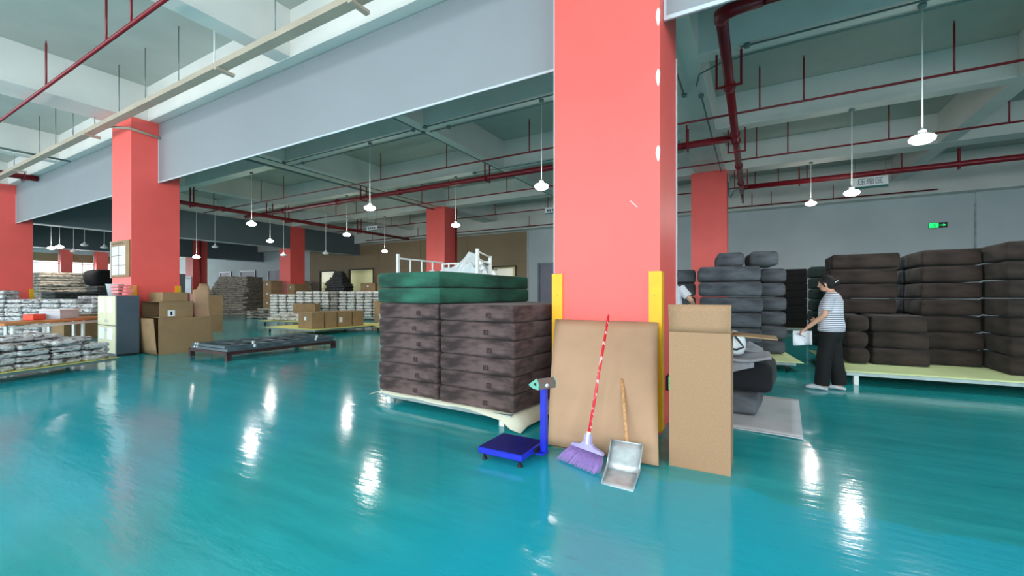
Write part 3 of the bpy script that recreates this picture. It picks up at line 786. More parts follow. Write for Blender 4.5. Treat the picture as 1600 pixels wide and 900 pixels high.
for k in range(6):
    for c, side in ((0, 'left'), (1, 'right')):
        p = corner - ex * (MW * (1.5 - c) + (.012 if c == 0 else 0)) + ey * (ML / 2 + random.uniform(-.012, .012)) + ex * random.uniform(-.006, .006)
        o = put('mattress', bm_[(k * 2 + c) % 4], None, (p.x, p.y, PH + k * MH), RZ + random.uniform(-.004, .004))
        tag(o, 'plum brown folded mattress, %s in the %s stack beside the nearest column' % (nth(k, 6), side), 'mattress', 'plum brown folded mattresses')
        emboss(o, .12 + .05 * (k % 2), -ML / 2 - .001, .05)
gt = [soft_box(1.06, 2.02, .19, .035, (8, 8, 2), .012, 11 + s_).mesh('mattress', M['green_suede']) for s_ in range(2)]
for k in range(2):
    p = corner - ex * (MW * 1.5 + .02) + ey * (ML / 2 + .0)
    o = put('mattress', gt[k], None, (p.x + (.0 if k else .004), p.y, PH + 6 * MH + k * .19), RZ + .012)
    tag(o, 'bottle green folded mattress, %s of two lying on the plum brown stack' % ('upper' if k else 'lower'), 'mattress', 'bottle green folded mattresses')

# --- white railed trolley with plastic sheets behind the green mattresses
t = thing('railed_trolley', 'white metal railed trolley standing behind the green mattresses', 'trolley', (0, 0, 0))
YT = 7.6
a0 = at_y(622, 397, YT); a1 = at_y(746, 396, YT)
tx0, tx1, ztop = a0.x, a1.x, a0.z
yb = YT + 1.0
xb0, xb1 = at_y(655, 404, yb + .7).x, at_y(766, 402, yb).x
zr = ztop - .16
MB().box(tx0, xb1, YT, yb + .7, 1.30, 1.35).build('deck', M['white_metal'], t)
for x, y, zt in ((tx0, YT, ztop), (tx1, YT, ztop), (tx0 + .02, yb + .7, zr + .06), (xb1, yb, zr + .1)):
    MB().box(x - .03, x + .03, y - .03, y + .03, 0.0, zt).build('post', M['white_metal'], t)
MB().box(tx0 - .02, tx0 + .02, YT, yb + .7, ztop - .12, ztop - .08).build('rail', M['white_metal'], t)
xr_ = at_y(764, 402, yb + .7).x
MB().box(tx0, xr_, yb + .68, yb + .72, zr, zr + .045).build('rail', M['white_metal'], t)
MB().tube([(tx1, YT, ztop - .05), (xb1, yb, zr + .07)], .018, 6).build('rail', M['white_metal'], t)
MB().tube([(tx1, YT, ztop - .2), (xb1, yb, zr - .1)], .014, 6).build('rail', M['white_metal'], t)
for k in range(1, 4):
    y = YT + (yb + .7 - YT) * k / 4
    MB().box(tx0 - .015, tx0 + .015, y - .015, y + .015, 1.35, ztop - .1).build('spindle', M['white_metal'], t)
for k in range(1, 6):
    x = tx0 + (xr_ - tx0) * (k + (.3 if k > 3 else 0)) / 7
    MB().box(x - .02, x + .02, yb + .685, yb + .715, 1.35, zr).build('spindle', M['white_metal'], t)
t = None
def crumple(name, label, cx, cy, z0, sx, sy, sz, seed, cat='plastic sheet', m='plastic'):
    vs, fs, n = [], [], 22
    for i in range(n + 1):
        for j in range(n + 1):
            u, v = i / n * 2 - 1, j / n * 2 - 1
            e = max(0, 1 - max(abs(u), abs(v)) ** 3)
            r = noise.noise(Vector((u * 1.7 + seed, v * 1.7, seed)))
            rg = 1 - abs(noise.noise(Vector((u * 2.6 + seed * 2, v * 2.6, 3.3)))) * 1.6
            z = e * sz * max(0.05, .45 + .5 * r + .35 * rg)
            vs.append((cx + u * sx, cy + v * sy, z0 + z))
    W = n + 1
    for i in range(n):
        for j in range(n): fs.append((i * W + j, (i + 1) * W + j, (i + 1) * W + j + 1, i * W + j + 1))
    base = len(vs)
    # closed underside
    ring = [i * W for i in range(n + 1)] + [n * W + j for j in range(1, n + 1)] + [i * W + n for i in range(n - 1, -1, -1)] + [j for j in range(n - 1, 0, -1)]
    fs.append(tuple(reversed(ring)))
    o = MB().add(vs, fs, False).build(name, M[m])
    return tag(o, label, cat)
crumple('plastic_sheet', 'crumpled heap of white plastic sheet lying in the white railed trolley', (tx0 + tx1) / 2 + .2, YT + .75, 1.352, (tx1 - tx0) * .46, .62, .95, 4.2)

# --- grey suede bolsters, stacked right of the carton
gp = pallet('low platform with pale green foam sheet under the slate grey cushion stack', (-0.86, 9.85, 0), math.radians(7), 2.75, 2.2, .17, 'foam_g', casters='caster', over=.1)
gl = [soft_box(1.06, .95, .28, .07, (8, 5, 2), .02, 20 + s_).mesh('sofa_cushion', M['grey_suede']) for s_ in range(3)]
gs = [soft_box(.50, .95, .28, .09, (4, 6, 2), .02, 30 + s_).mesh('sofa_cushion', M['grey_suede']) for s_ in range(3)]
for k in range(6):
    o = put('sofa_cushion', gl[k % 3], None, (-.43 + random.uniform(-.03, .03), 9.27, .18 + k * .285), math.radians(7) + random.uniform(-.02, .02))
    tag(o, 'slate grey suede cushion, %s in the wide front stack right of the carton' % nth(k, 6), 'cushion', 'slate grey cushions')
    o = put('sofa_cushion', gs[k % 3], None, (.27 + random.uniform(-.02, .02), 10.35, .18 + k * .285), math.radians(7) + random.uniform(-.02, .02))
    tag(o, 'slate grey suede cushion, %s in the narrow stack behind the wide grey one' % nth(k, 6), 'cushion', 'slate grey cushions')
    o = put('sofa_cushion', gl[(k + 1) % 3], None, (-1.62, 9.95, .18 + k * .285), math.radians(7))
    tag(o, 'slate grey suede cushion, %s in the stack behind the hidden person in white' % nth(k, 6), 'cushion', 'slate grey cushions')
o = put('sofa_cushion', gs[1], None, (-.44, 9.6, 1.893), math.radians(7)); tag(o, 'dark slate cushion lying on top of the grey stack, at the left of two', 'cushion', 'slate grey cushions')
o = put('sofa_cushion', gs[2], None, (.12, 9.62, 1.893), math.radians(7)); tag(o, 'slate grey cushion lying on top of the grey stack, at the right of two', 'cushion', 'slate grey cushions')

# --- chocolate stacks on the long platform at right
pallet('long white edged platform with pale green foam sheet under the dark chocolate stacks', (4.1, 9.6, 0), math.radians(3), 5.9, 2.6, .19, 'foam_g', over=.08)
ch = [soft_box(.74, 1.0, .268, .05, (6, 6, 2), .022, 40 + s_).mesh('sofa_cushion', M['choc_suede']) for s_ in range(4)]
ce_ = [soft_box(.33, 1.0, .268, .09, (3, 6, 2), .02, 50 + s_).mesh('sofa_cushion', M['choc_suede']) for s_ in range(2)]
cw_ = [soft_box(.98, 1.0, .268, .05, (6, 6, 2), .022, 60 + s_).mesh('sofa_cushion', M['choc_suede']) for s_ in range(2)]
def stack(meshes, x, y, z0, n, rz, h, lab, grp, jit=.02, name='sofa_cushion', cat='cushion'):
    for k in range(n):
        o = put(name, meshes[k % len(meshes)], None, (x + random.uniform(-jit, jit), y + random.uniform(-jit, jit), z0 + k * h), rz + random.uniform(-.015, .015))
        tag(o, lab % nth(k, n), cat, grp)
Z0 = .2
G = 'dark chocolate cushions'
stack(ce_, 1.50, 9.50, Z0, 3, 0, .272, 'dark chocolate rolled cushion, %s end-on in the low pile beside the woman', G)
stack(ch, 2.06, 9.62, Z0, 3, 0, .272, 'dark chocolate cushion, %s in the low pile under the four-high pile', G)
stack(cw_, 1.72, 10.3, Z0 + 3 * .272, 4, 0, .272, 'dark chocolate wide cushion, %s in the upper pile behind the woman', G)
stack(ch, 2.785, 9.98, Z0, 7, 0, .272, 'dark chocolate cushion, %s in the tall pile right of the low pile', G)
stack(cw_, 3.655, 9.32, Z0, 7, 0, .276, 'dark chocolate cushion, %s in the pile jutting forward at right', G)
stack([soft_box(.4, .9, .268, .06, (4, 4, 2), .02, 71).mesh('sofa_cushion', M['grey_suede'])], 2.62, 11.15, Z0, 7, 0, .272, 'grey cushion, %s in the gap between two chocolate piles', 'grey cushions in the gap')
# supports behind the upper pile
stack(cw_, 1.72, 10.75, Z0, 3, 0, .272, 'dark chocolate cushion, %s in the pile hidden behind the low pile', G)
# dark green stacks behind the woman
GD = 'very dark green cushions'
p = at_y(1270, 460, 14.0); p2 = at_y(1289, 460, 13.4)
dg = [soft_box(.5, .9, .30, .06, (4, 4, 2), .02, 80).mesh('sofa_cushion', M['dkgreen_suede'])]
stack(dg, p.x + .2, 14.5, 0.0, 7, 0, .304, 'very dark green cushion, %s in the left pile behind the woman', GD)
stack(dg, p2.x + .27, 13.7, 0.0, 7, 0, .304, 'very dark green cushion, %s in the right pile behind the woman', GD)
# black stack by the back wall
x0, x1 = at_y(1213, 460, 18.6).x, at_y(1262, 460, 18.6).x
pallet('white edged platform under the tall black mattress stack by the back wall', ((x0 + x1) / 2, 19.3, 0), 0, x1 - x0 + .5, 1.5, .14, 'foam_g')
stack([soft_box(x1 - x0, 1.3, .268, .04, (4, 4, 2), .01, 90).mesh('mattress', M['black_suede'])], (x0 + x1) / 2, 19.3, .148, 8, 0, .27, 'black suede mattress, %s in the tall pile by the back wall', 'black mattresses', 0, 'mattress', 'mattress')

# --- grey sheet on the floor with cushions, fabric and a bag behind the carton
mt = thing('floor_sheet', 'pale grey protective sheet lying on the teal floor right of the carton', 'sheet', (0, 0, 0))
q = [(-.75, 4.93), (.40, 4.79), (.50, 6.55), (-.75, 6.70)]
def mat_fn(u, v):
    a = Vector(q[0]).lerp(Vector(q[1]), u); b = Vector(q[3]).lerp(Vector(q[2]), u); p = a.lerp(b, v)
    return (p.x, p.y, .012 + .003 * math.sin(u * 9 + v * 5))
M['grey_sheet'] = mat('pale grey felt sheet', (188, 190, 194), 0.85, var=0.06, scale=3)
M['white_edge'] = M['bead']
MB().sheet(mat_fn, 12, 12, .008).build('sheet', M['grey_sheet'], mt)
def edge_fn(u, v):
    a = Vector(q[0]).lerp(Vector(q[1]), u); b = Vector(q[3]).lerp(Vector(q[2]), u); p = a.lerp(b, v * .018 - .012)
    return (p.x, p.y, .014 + .003 * math.sin(u * 9))
MB().sheet(edge_fn, 12, 1, .008).build('white_hem', M['bead'], mt)
o = soft_box(.85, .8, .24, .05, (6, 6, 2), .015, 100).build('sofa_cushion', M['grey_suede'], None, (-.35, 5.78, .022), math.radians(-5))
tag(o, 'slate grey cushion lying lowest on the grey floor sheet', 'cushion')
M['navy'] = suede('blue black suede', (8, 9, 14), (18, 20, 28))
o = soft_box(.92, .8, .34, .09, (6, 6, 2), .015, 101).build('sofa_cushion', M['navy'], None, (-.24, 5.80, .265), math.radians(-5))
tag(o, 'blue black cushion lying on the grey cushion on the floor sheet', 'cushion')
M['grey_cloth'] = mat('grey lining cloth', (140, 142, 148), 0.9, var=0.12, scale=6)
def cloth_fn(u, v):
    x = -.62 + u * .78; y = 5.30 + v * .75
    return (x, y - .05 * (1 - v), .622 + .03 * math.sin(u * 7 + v * 3) + .025 * math.sin(v * 11 + u) + .03)
o = MB().sheet(cloth_fn, 16, 14, .02).build('cushion_cover', M['grey_cloth'])
tag(o, 'crumpled grey zip cushion cover lying on the blue black cushion', 'cushion cover')
def cloth_fn2(u, v):
    x = -.60 + u * .60; y = 5.355 - .012 * math.sin(u * 9)
    drop = .30 * (1 - u) * (1 - .5 * u) * v
    return (x, y - .02 * v, .63 - .02 - drop - .05 * v)
MB().sheet(cloth_fn2, 14, 8, .012).build('hanging_flap', M['grey_cloth'], o)
o = crumple('cushion_cover', 'dark grey folded cushion cover heaped behind the grey zip cover', -.12, 5.90, .69, .22, .22, .10, 9.1, 'cushion cover', 'grey_cloth')
t = thing('cloth_bag', 'white cloth bag with black strap beside the carton flap', 'bag', (-.47, 5.62, .67))
vs = []
MB().lathe([(.10, 0), (.16, .04), (.165, .11), (.15, .19), (.11, .25), (.04, .27)], 16, Matrix.Translation((.2, 0, 0)) @ Matrix.Rotation(.25, 4, 'Y') @ Matrix.Diagonal((1, .8, 1, 1))).build('bag_body', M['plastic'], t)
MB().tube([(.16, -.12, .30), (.26, -.15, .24), (.33, -.16, .15), (.37, -.15, .09), (.30, -.16, .06), (.20, -.155, .07)], .012, 8).build('strap', M['black'], t)

# ------------------------------------------------------------------ things leaning on and standing by the nearest column
def lean_fn(u, v):
    a = Vector((-1.60, 3.47, .012)).lerp(Vector((-.648, 3.47, .012)), u); b = Vector((-1.865, 4.235, 1.085)).lerp(Vector((-.80, 4.235, 1.085)), u)
    p = a.lerp(b, v); bow = .03 * math.sin(v * PI)
    cu = 1.0
    return (p.x, p.y - bow + .012 * math.sin(u * 12) * (1 - v), p.z)
vs = MB().sheet(lean_fn, 16, 14, -.007)
o = vs.build('cardboard_sheet', M['kraft']); tag(o, 'large plain cardboard sheet leaning against the front of the nearest coral column', 'cardboard')

# tall open carton right of it
t = thing('carton', 'tall open cardboard carton standing right of the leaning cardboard sheet', 'carton', (-.15, 3.55, 0), math.radians(0))
W, D, H, th = .435, .45, 1.06, .007
M2 = M['kraft2']
MB().box(-W, 0, 0, th, 0, H).build('front_panel', M2, t)
MB().box(-W, 0, D - th, D, 0, H).build('back_panel', M2, t)
MB().box(-W, -W + th, th, D - th, 0, H).build('side_panel', M2, t); MB().box(-th, 0, th, D - th, 0, H).build('side_panel', M2, t)
MB().box(-W + th, -th, th, D - th, 0.004, .01).build('bottom_panel', M2, t)
MB().sheet(lambda u, v: (-W + u * W + .012 * v * (u - .5), -.012 * v + .004, H + .001 + .215 * v), 4, 4, .006).build('front_flap', M2, t)
MB().sheet(lambda u, v: (.002 + .30 * u, .06 + (D - .1) * v - .0, H - .012 - .02 * u), 4, 4, .006).build('side_flap', M['kraft3'], t)
MB().sheet(lambda u, v: (-W + th + .004 + .03 * u, .05 + (D - .1) * v, H - .004 - .2 * u), 4, 4, .005).build('side_flap', M2, t)
MB().box(-W + .03, -.03, -.0015, 0, .0, .003).build('bottom_seam', M['kraft3'], t)

# broom
def red_stick():
    m = bpy.data.materials.new('red and white twisted handle film'); m.use_nodes = True
    t = NT(m); b = t.n['Principled BSDF']
    tc = t.add('ShaderNodeTexCoord'); mp = t.add('ShaderNodeMapping'); t.link(tc.outputs['Object'], mp.inputs[0]); mp.inputs['Scale'].default_value = (30, 30, 11)
    wv = t.add('ShaderNodeTexNoise', i_Scale=1.0, i_Detail=1.0); t.link(mp.outputs[0], wv.inputs['Vector'])
    rp = t.add('ShaderNodeValToRGB'); rp.color_ramp.elements[0].position, rp.color_ramp.elements[1].position = .56, .62
    rp.color_ramp.elements[0].color, rp.color_ramp.elements[1].color = lin(216, 26, 44), lin(244, 190, 196)
    t.link(wv.outputs[0], rp.inputs[0]); t.link(rp.outputs[0], b.inputs['Base Color']); b.inputs['Roughness'].default_value = .3
    return m
M['red_stick'] = red_stick()
base = Vector((-1.17, 3.30, .17)); tip = at_y(951, 492, 4.06)
ctr = (Vector((-1.395, 3.24, 0)) + Vector((-1.03, 3.10, 0))) / 2
t = thing('broom', 'broom with red handle and lilac bristles leaning on the cardboard sheet', 'broom', ctr)
rel = lambda p: Vector(p) - ctr
MB().tube([rel(base), rel(base.lerp(tip, .97)), rel(tip)], [.0125, .0125, .009], 10).build('handle', M['red_stick'], t)
bx = Vector((.365, -.14, 0)).normalized(); by = Vector((0.14, .365, 0)).normalized()
hub = rel(base)
# head: a flat shouldered plate from hub down to the bristle band
prof = [(-.03, .05), (-.035, -.01), (-.07, -.035), (-.155, -.05), (-.165, -.07), (.165, -.07), (.155, -.05), (.07, -.035), (.035, -.01), (.03, .05)]
dn = Vector((.0, -.28, 1)).normalized()
up2 = Vector((.0, .35, 1)).normalized()
vs = [hub + bx * a - by * .012 + up2 * z for a, z in prof] + [hub + bx * a + by * .016 + up2 * z for a, z in prof]
n = len(prof)
MB().add(vs, [tuple(range(n)), tuple(range(2 * n - 1, n - 1, -1))] + [(i, n + i, n + (i + 1) % n, (i + 1) % n) for i in range(n)]).build('broom_head', M['lilac2'], t)
MB().tube([hub + up2 * .07, hub - up2 * .03], .018, 10).build('ferrule', M['white'], t)
mb = MB()
for i in range(46):
    for j in range(3):
        s_ = -1 + 2 * i / 45.0
        p0 = hub + bx * (s_ * .155) + by * (-.008 + .010 * j) - up2 * .07
        p1 = Vector((ctr.x, ctr.y, 0)) - ctr + bx * (s_ * .20 + random.uniform(-.004, .004)) + by * (-.03 + .03 * j) + Vector((0, 0, .005 + random.uniform(0, .01)))
        mb.tube([p0, (p0 + p1) / 2 + bx * s_ * .006, p1], [.0032, .0034, .002], 4)
o = mb.build('bristles', M['lilac'], t); o['kind'] = 'stuff'

# dustpan
t = thing('dustpan', 'galvanised dustpan with wooden handle leaning on the cardboard sheet', 'dustpan', (-.84, 3.0, 0))
fl, fr = Vector((-.105, -.04, .004)), Vector((.12, -.055, .004))
ml, mr = Vector((-.145, .235, .012)), Vector((.095, .24, .012))
bl, br = Vector((-.16, .40, .175)), Vector((.085, .405, .175))
def quad(a, b, c, d, nm, m='steel'):
    MB().sheet(lambda u, v: tuple(a.lerp(b, u).lerp(d.lerp(c, u), v)), 4, 4, .004).build(nm, M[m], t)
quad(fl, fr, mr, ml, 'scoop_floor')
quad(ml, mr, br, bl, 'scoop_back')
upv = Vector((0, -.012, .026))
quad(fl, ml, ml + upv * 1.6, fl + Vector((0, 0, .012)), 'side_wall'); quad(mr, fr, fr + Vector((0, 0, .012)), mr + upv * 1.6, 'side_wall')
quad(ml, bl, bl + Vector((0, -.015, .02)), ml + upv * 1.6, 'side_wall'); quad(br, mr, mr + upv * 1.6, br + Vector((0, -.015, .02)), 'side_wall')
MB().tube([bl + Vector((-.004, 0, .002)), br + Vector((.004, 0, .002))], .006, 6).build('rolled_rim', M['steel'], t)
MB().tube([ml, mr], .004, 6).build('fold', M['steel'], t)
ht = at_y(972, 592, 3.86) - Vector((-.84, 3.0, 0))
hb = (bl + br) / 2 + Vector((0, .005, -.05))
MB().tube([hb, hb.lerp(ht, .98), ht], [.017, .0165, .013], 10).build('handle', M['handle_wood'], t)

# platform scale
t = thing('platform_scale', 'royal blue platform scale with tilted readout head before the plum mattresses', 'scale', (-1.765, 3.10, 0))
MB().box(-.205, .205, -.20, .20, .055, .105, bev=.006).build('platform', M['blue'], t)
MB().box(-.20, .20, -.195, .195, .105, .109, bev=.002).build('top_plate', mat('scuffed navy plate', (18, 26, 110), .35, var=.25, scale=14), t)
for a in (-1, 1):
    for b in (-1, 1):
        MB().lathe([(.022, 0), (.024, .008), (.012, .014), (.012, .055)], 10, Matrix.Translation((a * .165, b * .16, 0))).build('foot', M['black'], t)
MB().box(.205, .285, .02, .12, .045, .062, bev=.003).build('post_bracket', M['blue'], t)
MB().box(.205, .23, .0, .08, .066, .095).build('bracket_slot', M['black'], t)
MB().box(.235, .285, .055, .105, .062, .585, bev=.005).build('post', M['blue'], t)
tf = Matrix.Translation((.26, .08, .585))
prof = [(-.075, .012), (-.02, -.0), (.045, .0), (.05, .05), (.02, .085), (-.085, .022)]
def prism(prof, y0, y1, Mx):
    n = len(prof)
    vs = [(a, y0, z) for a, z in prof] + [(a, y1, z) for a, z in prof]
    return MB().add(vs, [tuple(range(n)), tuple(range(2 * n - 1, n - 1, -1))] + [(i, n + i, n + (i + 1) % n, (i + 1) % n) for i in range(n)], False, Mx)
Rh = tf @ Matrix.Rotation(math.radians(-28), 4, 'Z')
M['head_shell'] = mat('brushed warm grey scale head', (150, 128, 122), .35, .5, var=.1, scale=5)
M['head_side'] = mat('pale green scale side', (120, 190, 168), .4, var=.05)
prism(prof, -.085, .085, Rh).build('readout_head', M['head_shell'], t)
prism([(a * 1.03, z * 1.03) for a, z in prof], -.093, -.086, Rh).build('side_cap', M['head_side'], t)
prism([(a * 1.03, z * 1.03) for a, z in prof], .086, .093, Rh).build('side_cap', M['head_side'], t)
MB().box(-.005, .02, -.096, -.093, .03, .05, Rh).build('socket', M['black'], t)
mb = MB().lathe([(.016, 0), (.016, .002)], 14, Rh @ Matrix.Translation((.0535, -.01, .03)) @ Matrix.Rotation(PI / 2, 4, 'Y')); mb.build('round_mark', M['white'], t)

# exit sign on the column side
p = at_x(1043, 596, cx1)
t = thing('exit_sign', 'small green and black exit sign low on the right side of the nearest column', 'sign', (cx1 + .001, p.y + .06, p.z))
MB().box(0, .025, -.16, .16, -.075, .075).build('housing', M['black'], t)
MB().box(.025, .028, -.15, .15, -.065, .065).build('panel', M['sign_green'], t)
MB().box(.028, .030, -.12, -.02, -.012, .012).add([(.028, -.13, 0), (.028, -.08, -.04), (.028, -.08, .04), (.030, -.13, 0), (.030, -.08, -.04), (.030, -.08, .04)], [(0, 1, 2), (3, 5, 4), (0, 3, 4, 1), (1, 4, 5, 2), (2, 5, 3, 0)]).build('arrow', M['white'], t)

# ------------------------------------------------------------------ left cluster: cabinet, cartons, notice board
t = thing('filing_cabinet', 'dark grey steel cabinet with beige doors in front of the notice board column', 'cabinet', (-12.19, 3.82, 0))
CWd, CDp, CH = 1.0, .42, 1.34
MB().box(-CWd, 0, .02, CDp, .04, CH).build('body', mat('blue grey cabinet steel', (74, 88, 100), .45, var=.04), t)
MB().box(-CWd + .02, -.02, .03, CDp - .02, 0, .04).build('plinth', M['black'], t)
M['beige'] = mat('beige cabinet door', (214, 210, 178), .5, var=.04)
for k in range(2):
    for z0, z1 in ((.06, .66), (.68, 1.32)):
        d = MB().box(-CWd + .01 + k * .495, -CWd + .495 + k * .495, 0, .02, z0, z1).build('door', M['beige'], t)
        MB().box(-CWd + (.42 if k == 0 else .54), -CWd + (.46 if k == 0 else .58), -.015, 0, (z1 - .12 if z0 < .5 else z0 + .06), (z1 - .06 if z0 < .5 else z0 + .12)).build('handle', M['steel'], d)
        MB().box(-CWd + .09 + k * .46, -CWd + .38 + k * .46, -.004, 0, z0 + .28 if z0 > .5 else z0 + .3, z1 - .03 if z0 > .5 else z0 + .55).build('pinned_paper', M['paper'], d)
o = MB().lathe([(.12, 0), (.155, .24), (.165, .25), (.165, .26)], 18).build('container', mat('translucent grey tub', (206, 212, 216), .35, var=.03), None, (-12.85, 4.02, CH + .002)); tag(o, 'pale grey plastic tub on the left of the steel cabinet top', 'tub')
t = thing('basket', 'pink plastic basket on top of the steel cabinet', 'basket', (-12.42, 4.02, CH + .002))
M['pink'] = mat('translucent pink plastic', (250, 130, 132), .35, var=.04)
MB().box(-.17, .17, -.12, .12, 0, .012).build('base', M['pink'], t)
for z in (.06, .13, .2): MB().box(-.18 - z * .1, .18 + z * .1, -.13 - z * .1, -.12 - z * .1, z, z + .03).box(-.18 - z * .1, .18 + z * .1, .12 + z * .1, .13 + z * .1, z, z + .03).box(-.19 - z * .1, -.18 - z * .1, -.13, .13, z, z + .03).box(.18 + z * .1, .19 + z * .1, -.13, .13, z, z + .03).build('band', M['pink'], t)
mb = MB()
for s_ in (-1, 1):
    for x in (-.16, -.08, 0, .08, .16): mb.tube([(x, s_ * .122, .01), (x * 1.08, s_ * .15, .23)], .006, 5)
mb.build('uprights', M['pink'], t)
o = MB().sheet(lambda u, v: (u * .34, v * .25, .004 * math.sin(u * 6)), 6, 3, .004).build('paper_sheets', M['paper'], None, (-12.66, 3.84, CH + .012), -.2); tag(o, 'white paper sheets lying on the front of the steel cabinet top', 'paper')

t = thing('notice_board', 'brown notice board with six white sheets on the column behind the steel cabinet', 'notice board', (COLX[1], 4.28, 2.22), 0)
MB().box(-.54, .52, -.03, -.001, -.44, .44).build('board', M['kraft3'], t)
MB().box(-.56, -.54, -.035, -.001, -.45, .45).build('edge_strip', M['white'], t)
M['print'] = mat('printed sheet', (196, 204, 216), .7, col2=(240, 243, 247), scale=40, stretch=(.4, 1, 3), detail=2)
for c_ in range(2):
    for r_ in range(3): MB().box(-.47 + c_ * .42, -.1 + c_ * .42, -.034, -.03, -.38 + r_ * .235, -.16 + r_ * .235).build('notice_sheet', M['print'], t)
mb = MB()
for k in range(6): mb.box(-.42 + k * .11, -.36 + k * .11, -.033, -.03, .36, .40)
mb.build('heading', M['black'], t)

def open_box(name, label, loc, rz, W, D, H, m, missing=(), group=None, flaps=()):
    """carton with walls; missing: faces left open among front, back, left, right, top, bottom"""
    t = thing(name, label, 'carton', loc, rz, group); th = .012
    sides = {'front': (-W / 2, W / 2, -D / 2, -D / 2 + th, 0, H), 'back': (-W / 2, W / 2, D / 2 - th, D / 2, 0, H), 'left': (-W / 2, -W / 2 + th, -D / 2 + th, D / 2 - th, 0, H),
             'right': (W / 2 - th, W / 2, -D / 2 + th, D / 2 - th, 0, H), 'bottom': (-W / 2 + th, W / 2 - th, -D / 2 + th, D / 2 - th, 0, th), 'top': (-W / 2 + th, W / 2 - th, -D / 2 + th, D / 2 - th, H - th, H)}
    for k, b in sides.items():
        if k not in missing: MB().box(*b).build(k + '_panel', m, t)
    return t
K3 = M['kraft3']
bbx = open_box('carton', 'large open brown carton on the floor beside the notice board column', (-12.09, 4.905, 0), 0, .97, 1.07, .83, K3, ('top', 'front'))
MB().sheet(lambda u, v: (-.44 + .93 * u * (1 - .12 * v) - .05 * v, -.535 - .03 - .12 * v * (1 - u), .02 + .80 * v), 5, 6, .01).build('bent_front_flap', K3, bbx)
b2 = open_box('carton', 'brown carton on its side on the large open carton, white label facing', (-12.12, 4.74, .833), 0, .93, .66, .37, K3, ('front',))
MB().box(.465, .468, -.17, -.03, .03, .17).build('label', M['paper'], b2); MB().box(.468, .469, -.12, -.08, .05, .14).build('print_mark', M['black'], b2)
MB().box(.466, .467, -.33, .33, .30, .303).build('tape_seam', M['kraft'], b2)
open_box('carton', 'small brown carton lying highest on the pile by the notice board column', (-12.2, 4.80, 1.206), 0, .7, .5, .21, K3, ())
t = thing('carton', 'torn brown carton panels standing upright in the large open carton', 'carton', (-11.75, 5.36, .0))
MB().sheet(lambda u, v: (-.02 - .10 * v, -.20 + .36 * u + .05 * (1 - v), .05 + 1.42 * v + (.12 * u if v > .99 else 0)), 6, 8, .01).build('panel', M['kraft'], t)
MB().sheet(lambda u, v: (-.16 - .35 * u, -.23 - .02 * u, .05 + 1.35 * v), 4, 4, .01).build('panel', M['kraft'], t)
MB().sheet(lambda u, v: (-.12 - .12 * v, .18 - .30 * u * (1 - .4 * v), 1.47 + .16 * v), 3, 3, .01).build('torn_flap', M['kraft'], t)
o = open_box('carton', 'tall brown carton standing on the floor behind the carton pile', (-17.45, 8.22, 0), 0, .5, .48, 1.34, K3, ())
MB().box(.252, .254, -.24, .24, .66, .675).build('tape_seam', M['kraft'], o)

# ------------------------------------------------------------------ steel frames on a low trolley
t = thing('frame_trolley', 'low dark maroon steel trolley on the open floor carrying the grey frames', 'trolley', (-10.1, 5.95, 0), 0)
hx, hy = .75, 1.30
for s_ in (-1, 1):
    MB().box(s_ * hx - .03, s_ * hx + .03, -hy, hy, .12, .18).build('rail', M['rust'], t)
    MB().box(-hx + .03, hx - .03, s_ * (hy - .03) - .03, s_ * (hy - .03) + .03, .12, .18).build('rail', M['rust'], t)
MB().box(-hx + .03, hx - .03, -.03, .03, .125, .175).build('crossbar', M['rust'], t)
for a in (-1, 1):
    for b in (-1, 1):
        MB().box(a * hx - .045, a * hx + .045, b * (hy - .05) - .045, b * (hy - .05) + .045, .0, .12).build('leg', M['rust'], t)
def bed_frame(label, z, dx, dy, hx, hy, seed):
    t = thing('steel_frame', label, 'metal frame', (-10.1 + dx, 5.95 + dy, z), math.radians(seed), 'grey steel frames on the trolley')
    S = M['steel_dk']
    for s_ in (-1, 1):
        MB().box(s_ * hx - .03, s_ * hx + .03, -hy, hy, 0, .05).build('rail', S, t)
        MB().box(-hx + .03, hx - .03, s_ * (hy - .03) - .03, s_ * (hy - .03) + .03, 0, .05).build('rail', S, t)
    for k in range(5):
        y = -hy + 2 * hy * (k + 1) / 6
        MB().box(-hx + .03, hx - .03, y - .035, y + .035, .01, .045).build('slat', S, t)
    for x in (-.25, .25): MB().box(hx * x * 2 - .03, hx * x * 2 + .03, -hy + .06, hy - .06, .045, .06).build('slat', S, t)
    for b in (-.55, .62): MB().tube([(hx, b * hy, .0), (hx, b * hy, .11)], .028, 8).build('peg', M['steel'], t)
    for a in (-.82, -.68): MB().tube([(a * hx, -hy - .01, .02), (a * hx, -hy + .02, .06)], .022, 8).build('bolt', M['steel'], t)
    return t
bed_frame('lower grey steel slatted frame lying on the maroon trolley', .182, 0, 0, .70, 1.27, .6)
bed_frame('upper grey steel slatted frame lying on the lower frame', .244, -.02, .05, .66, 1.31, -.8)

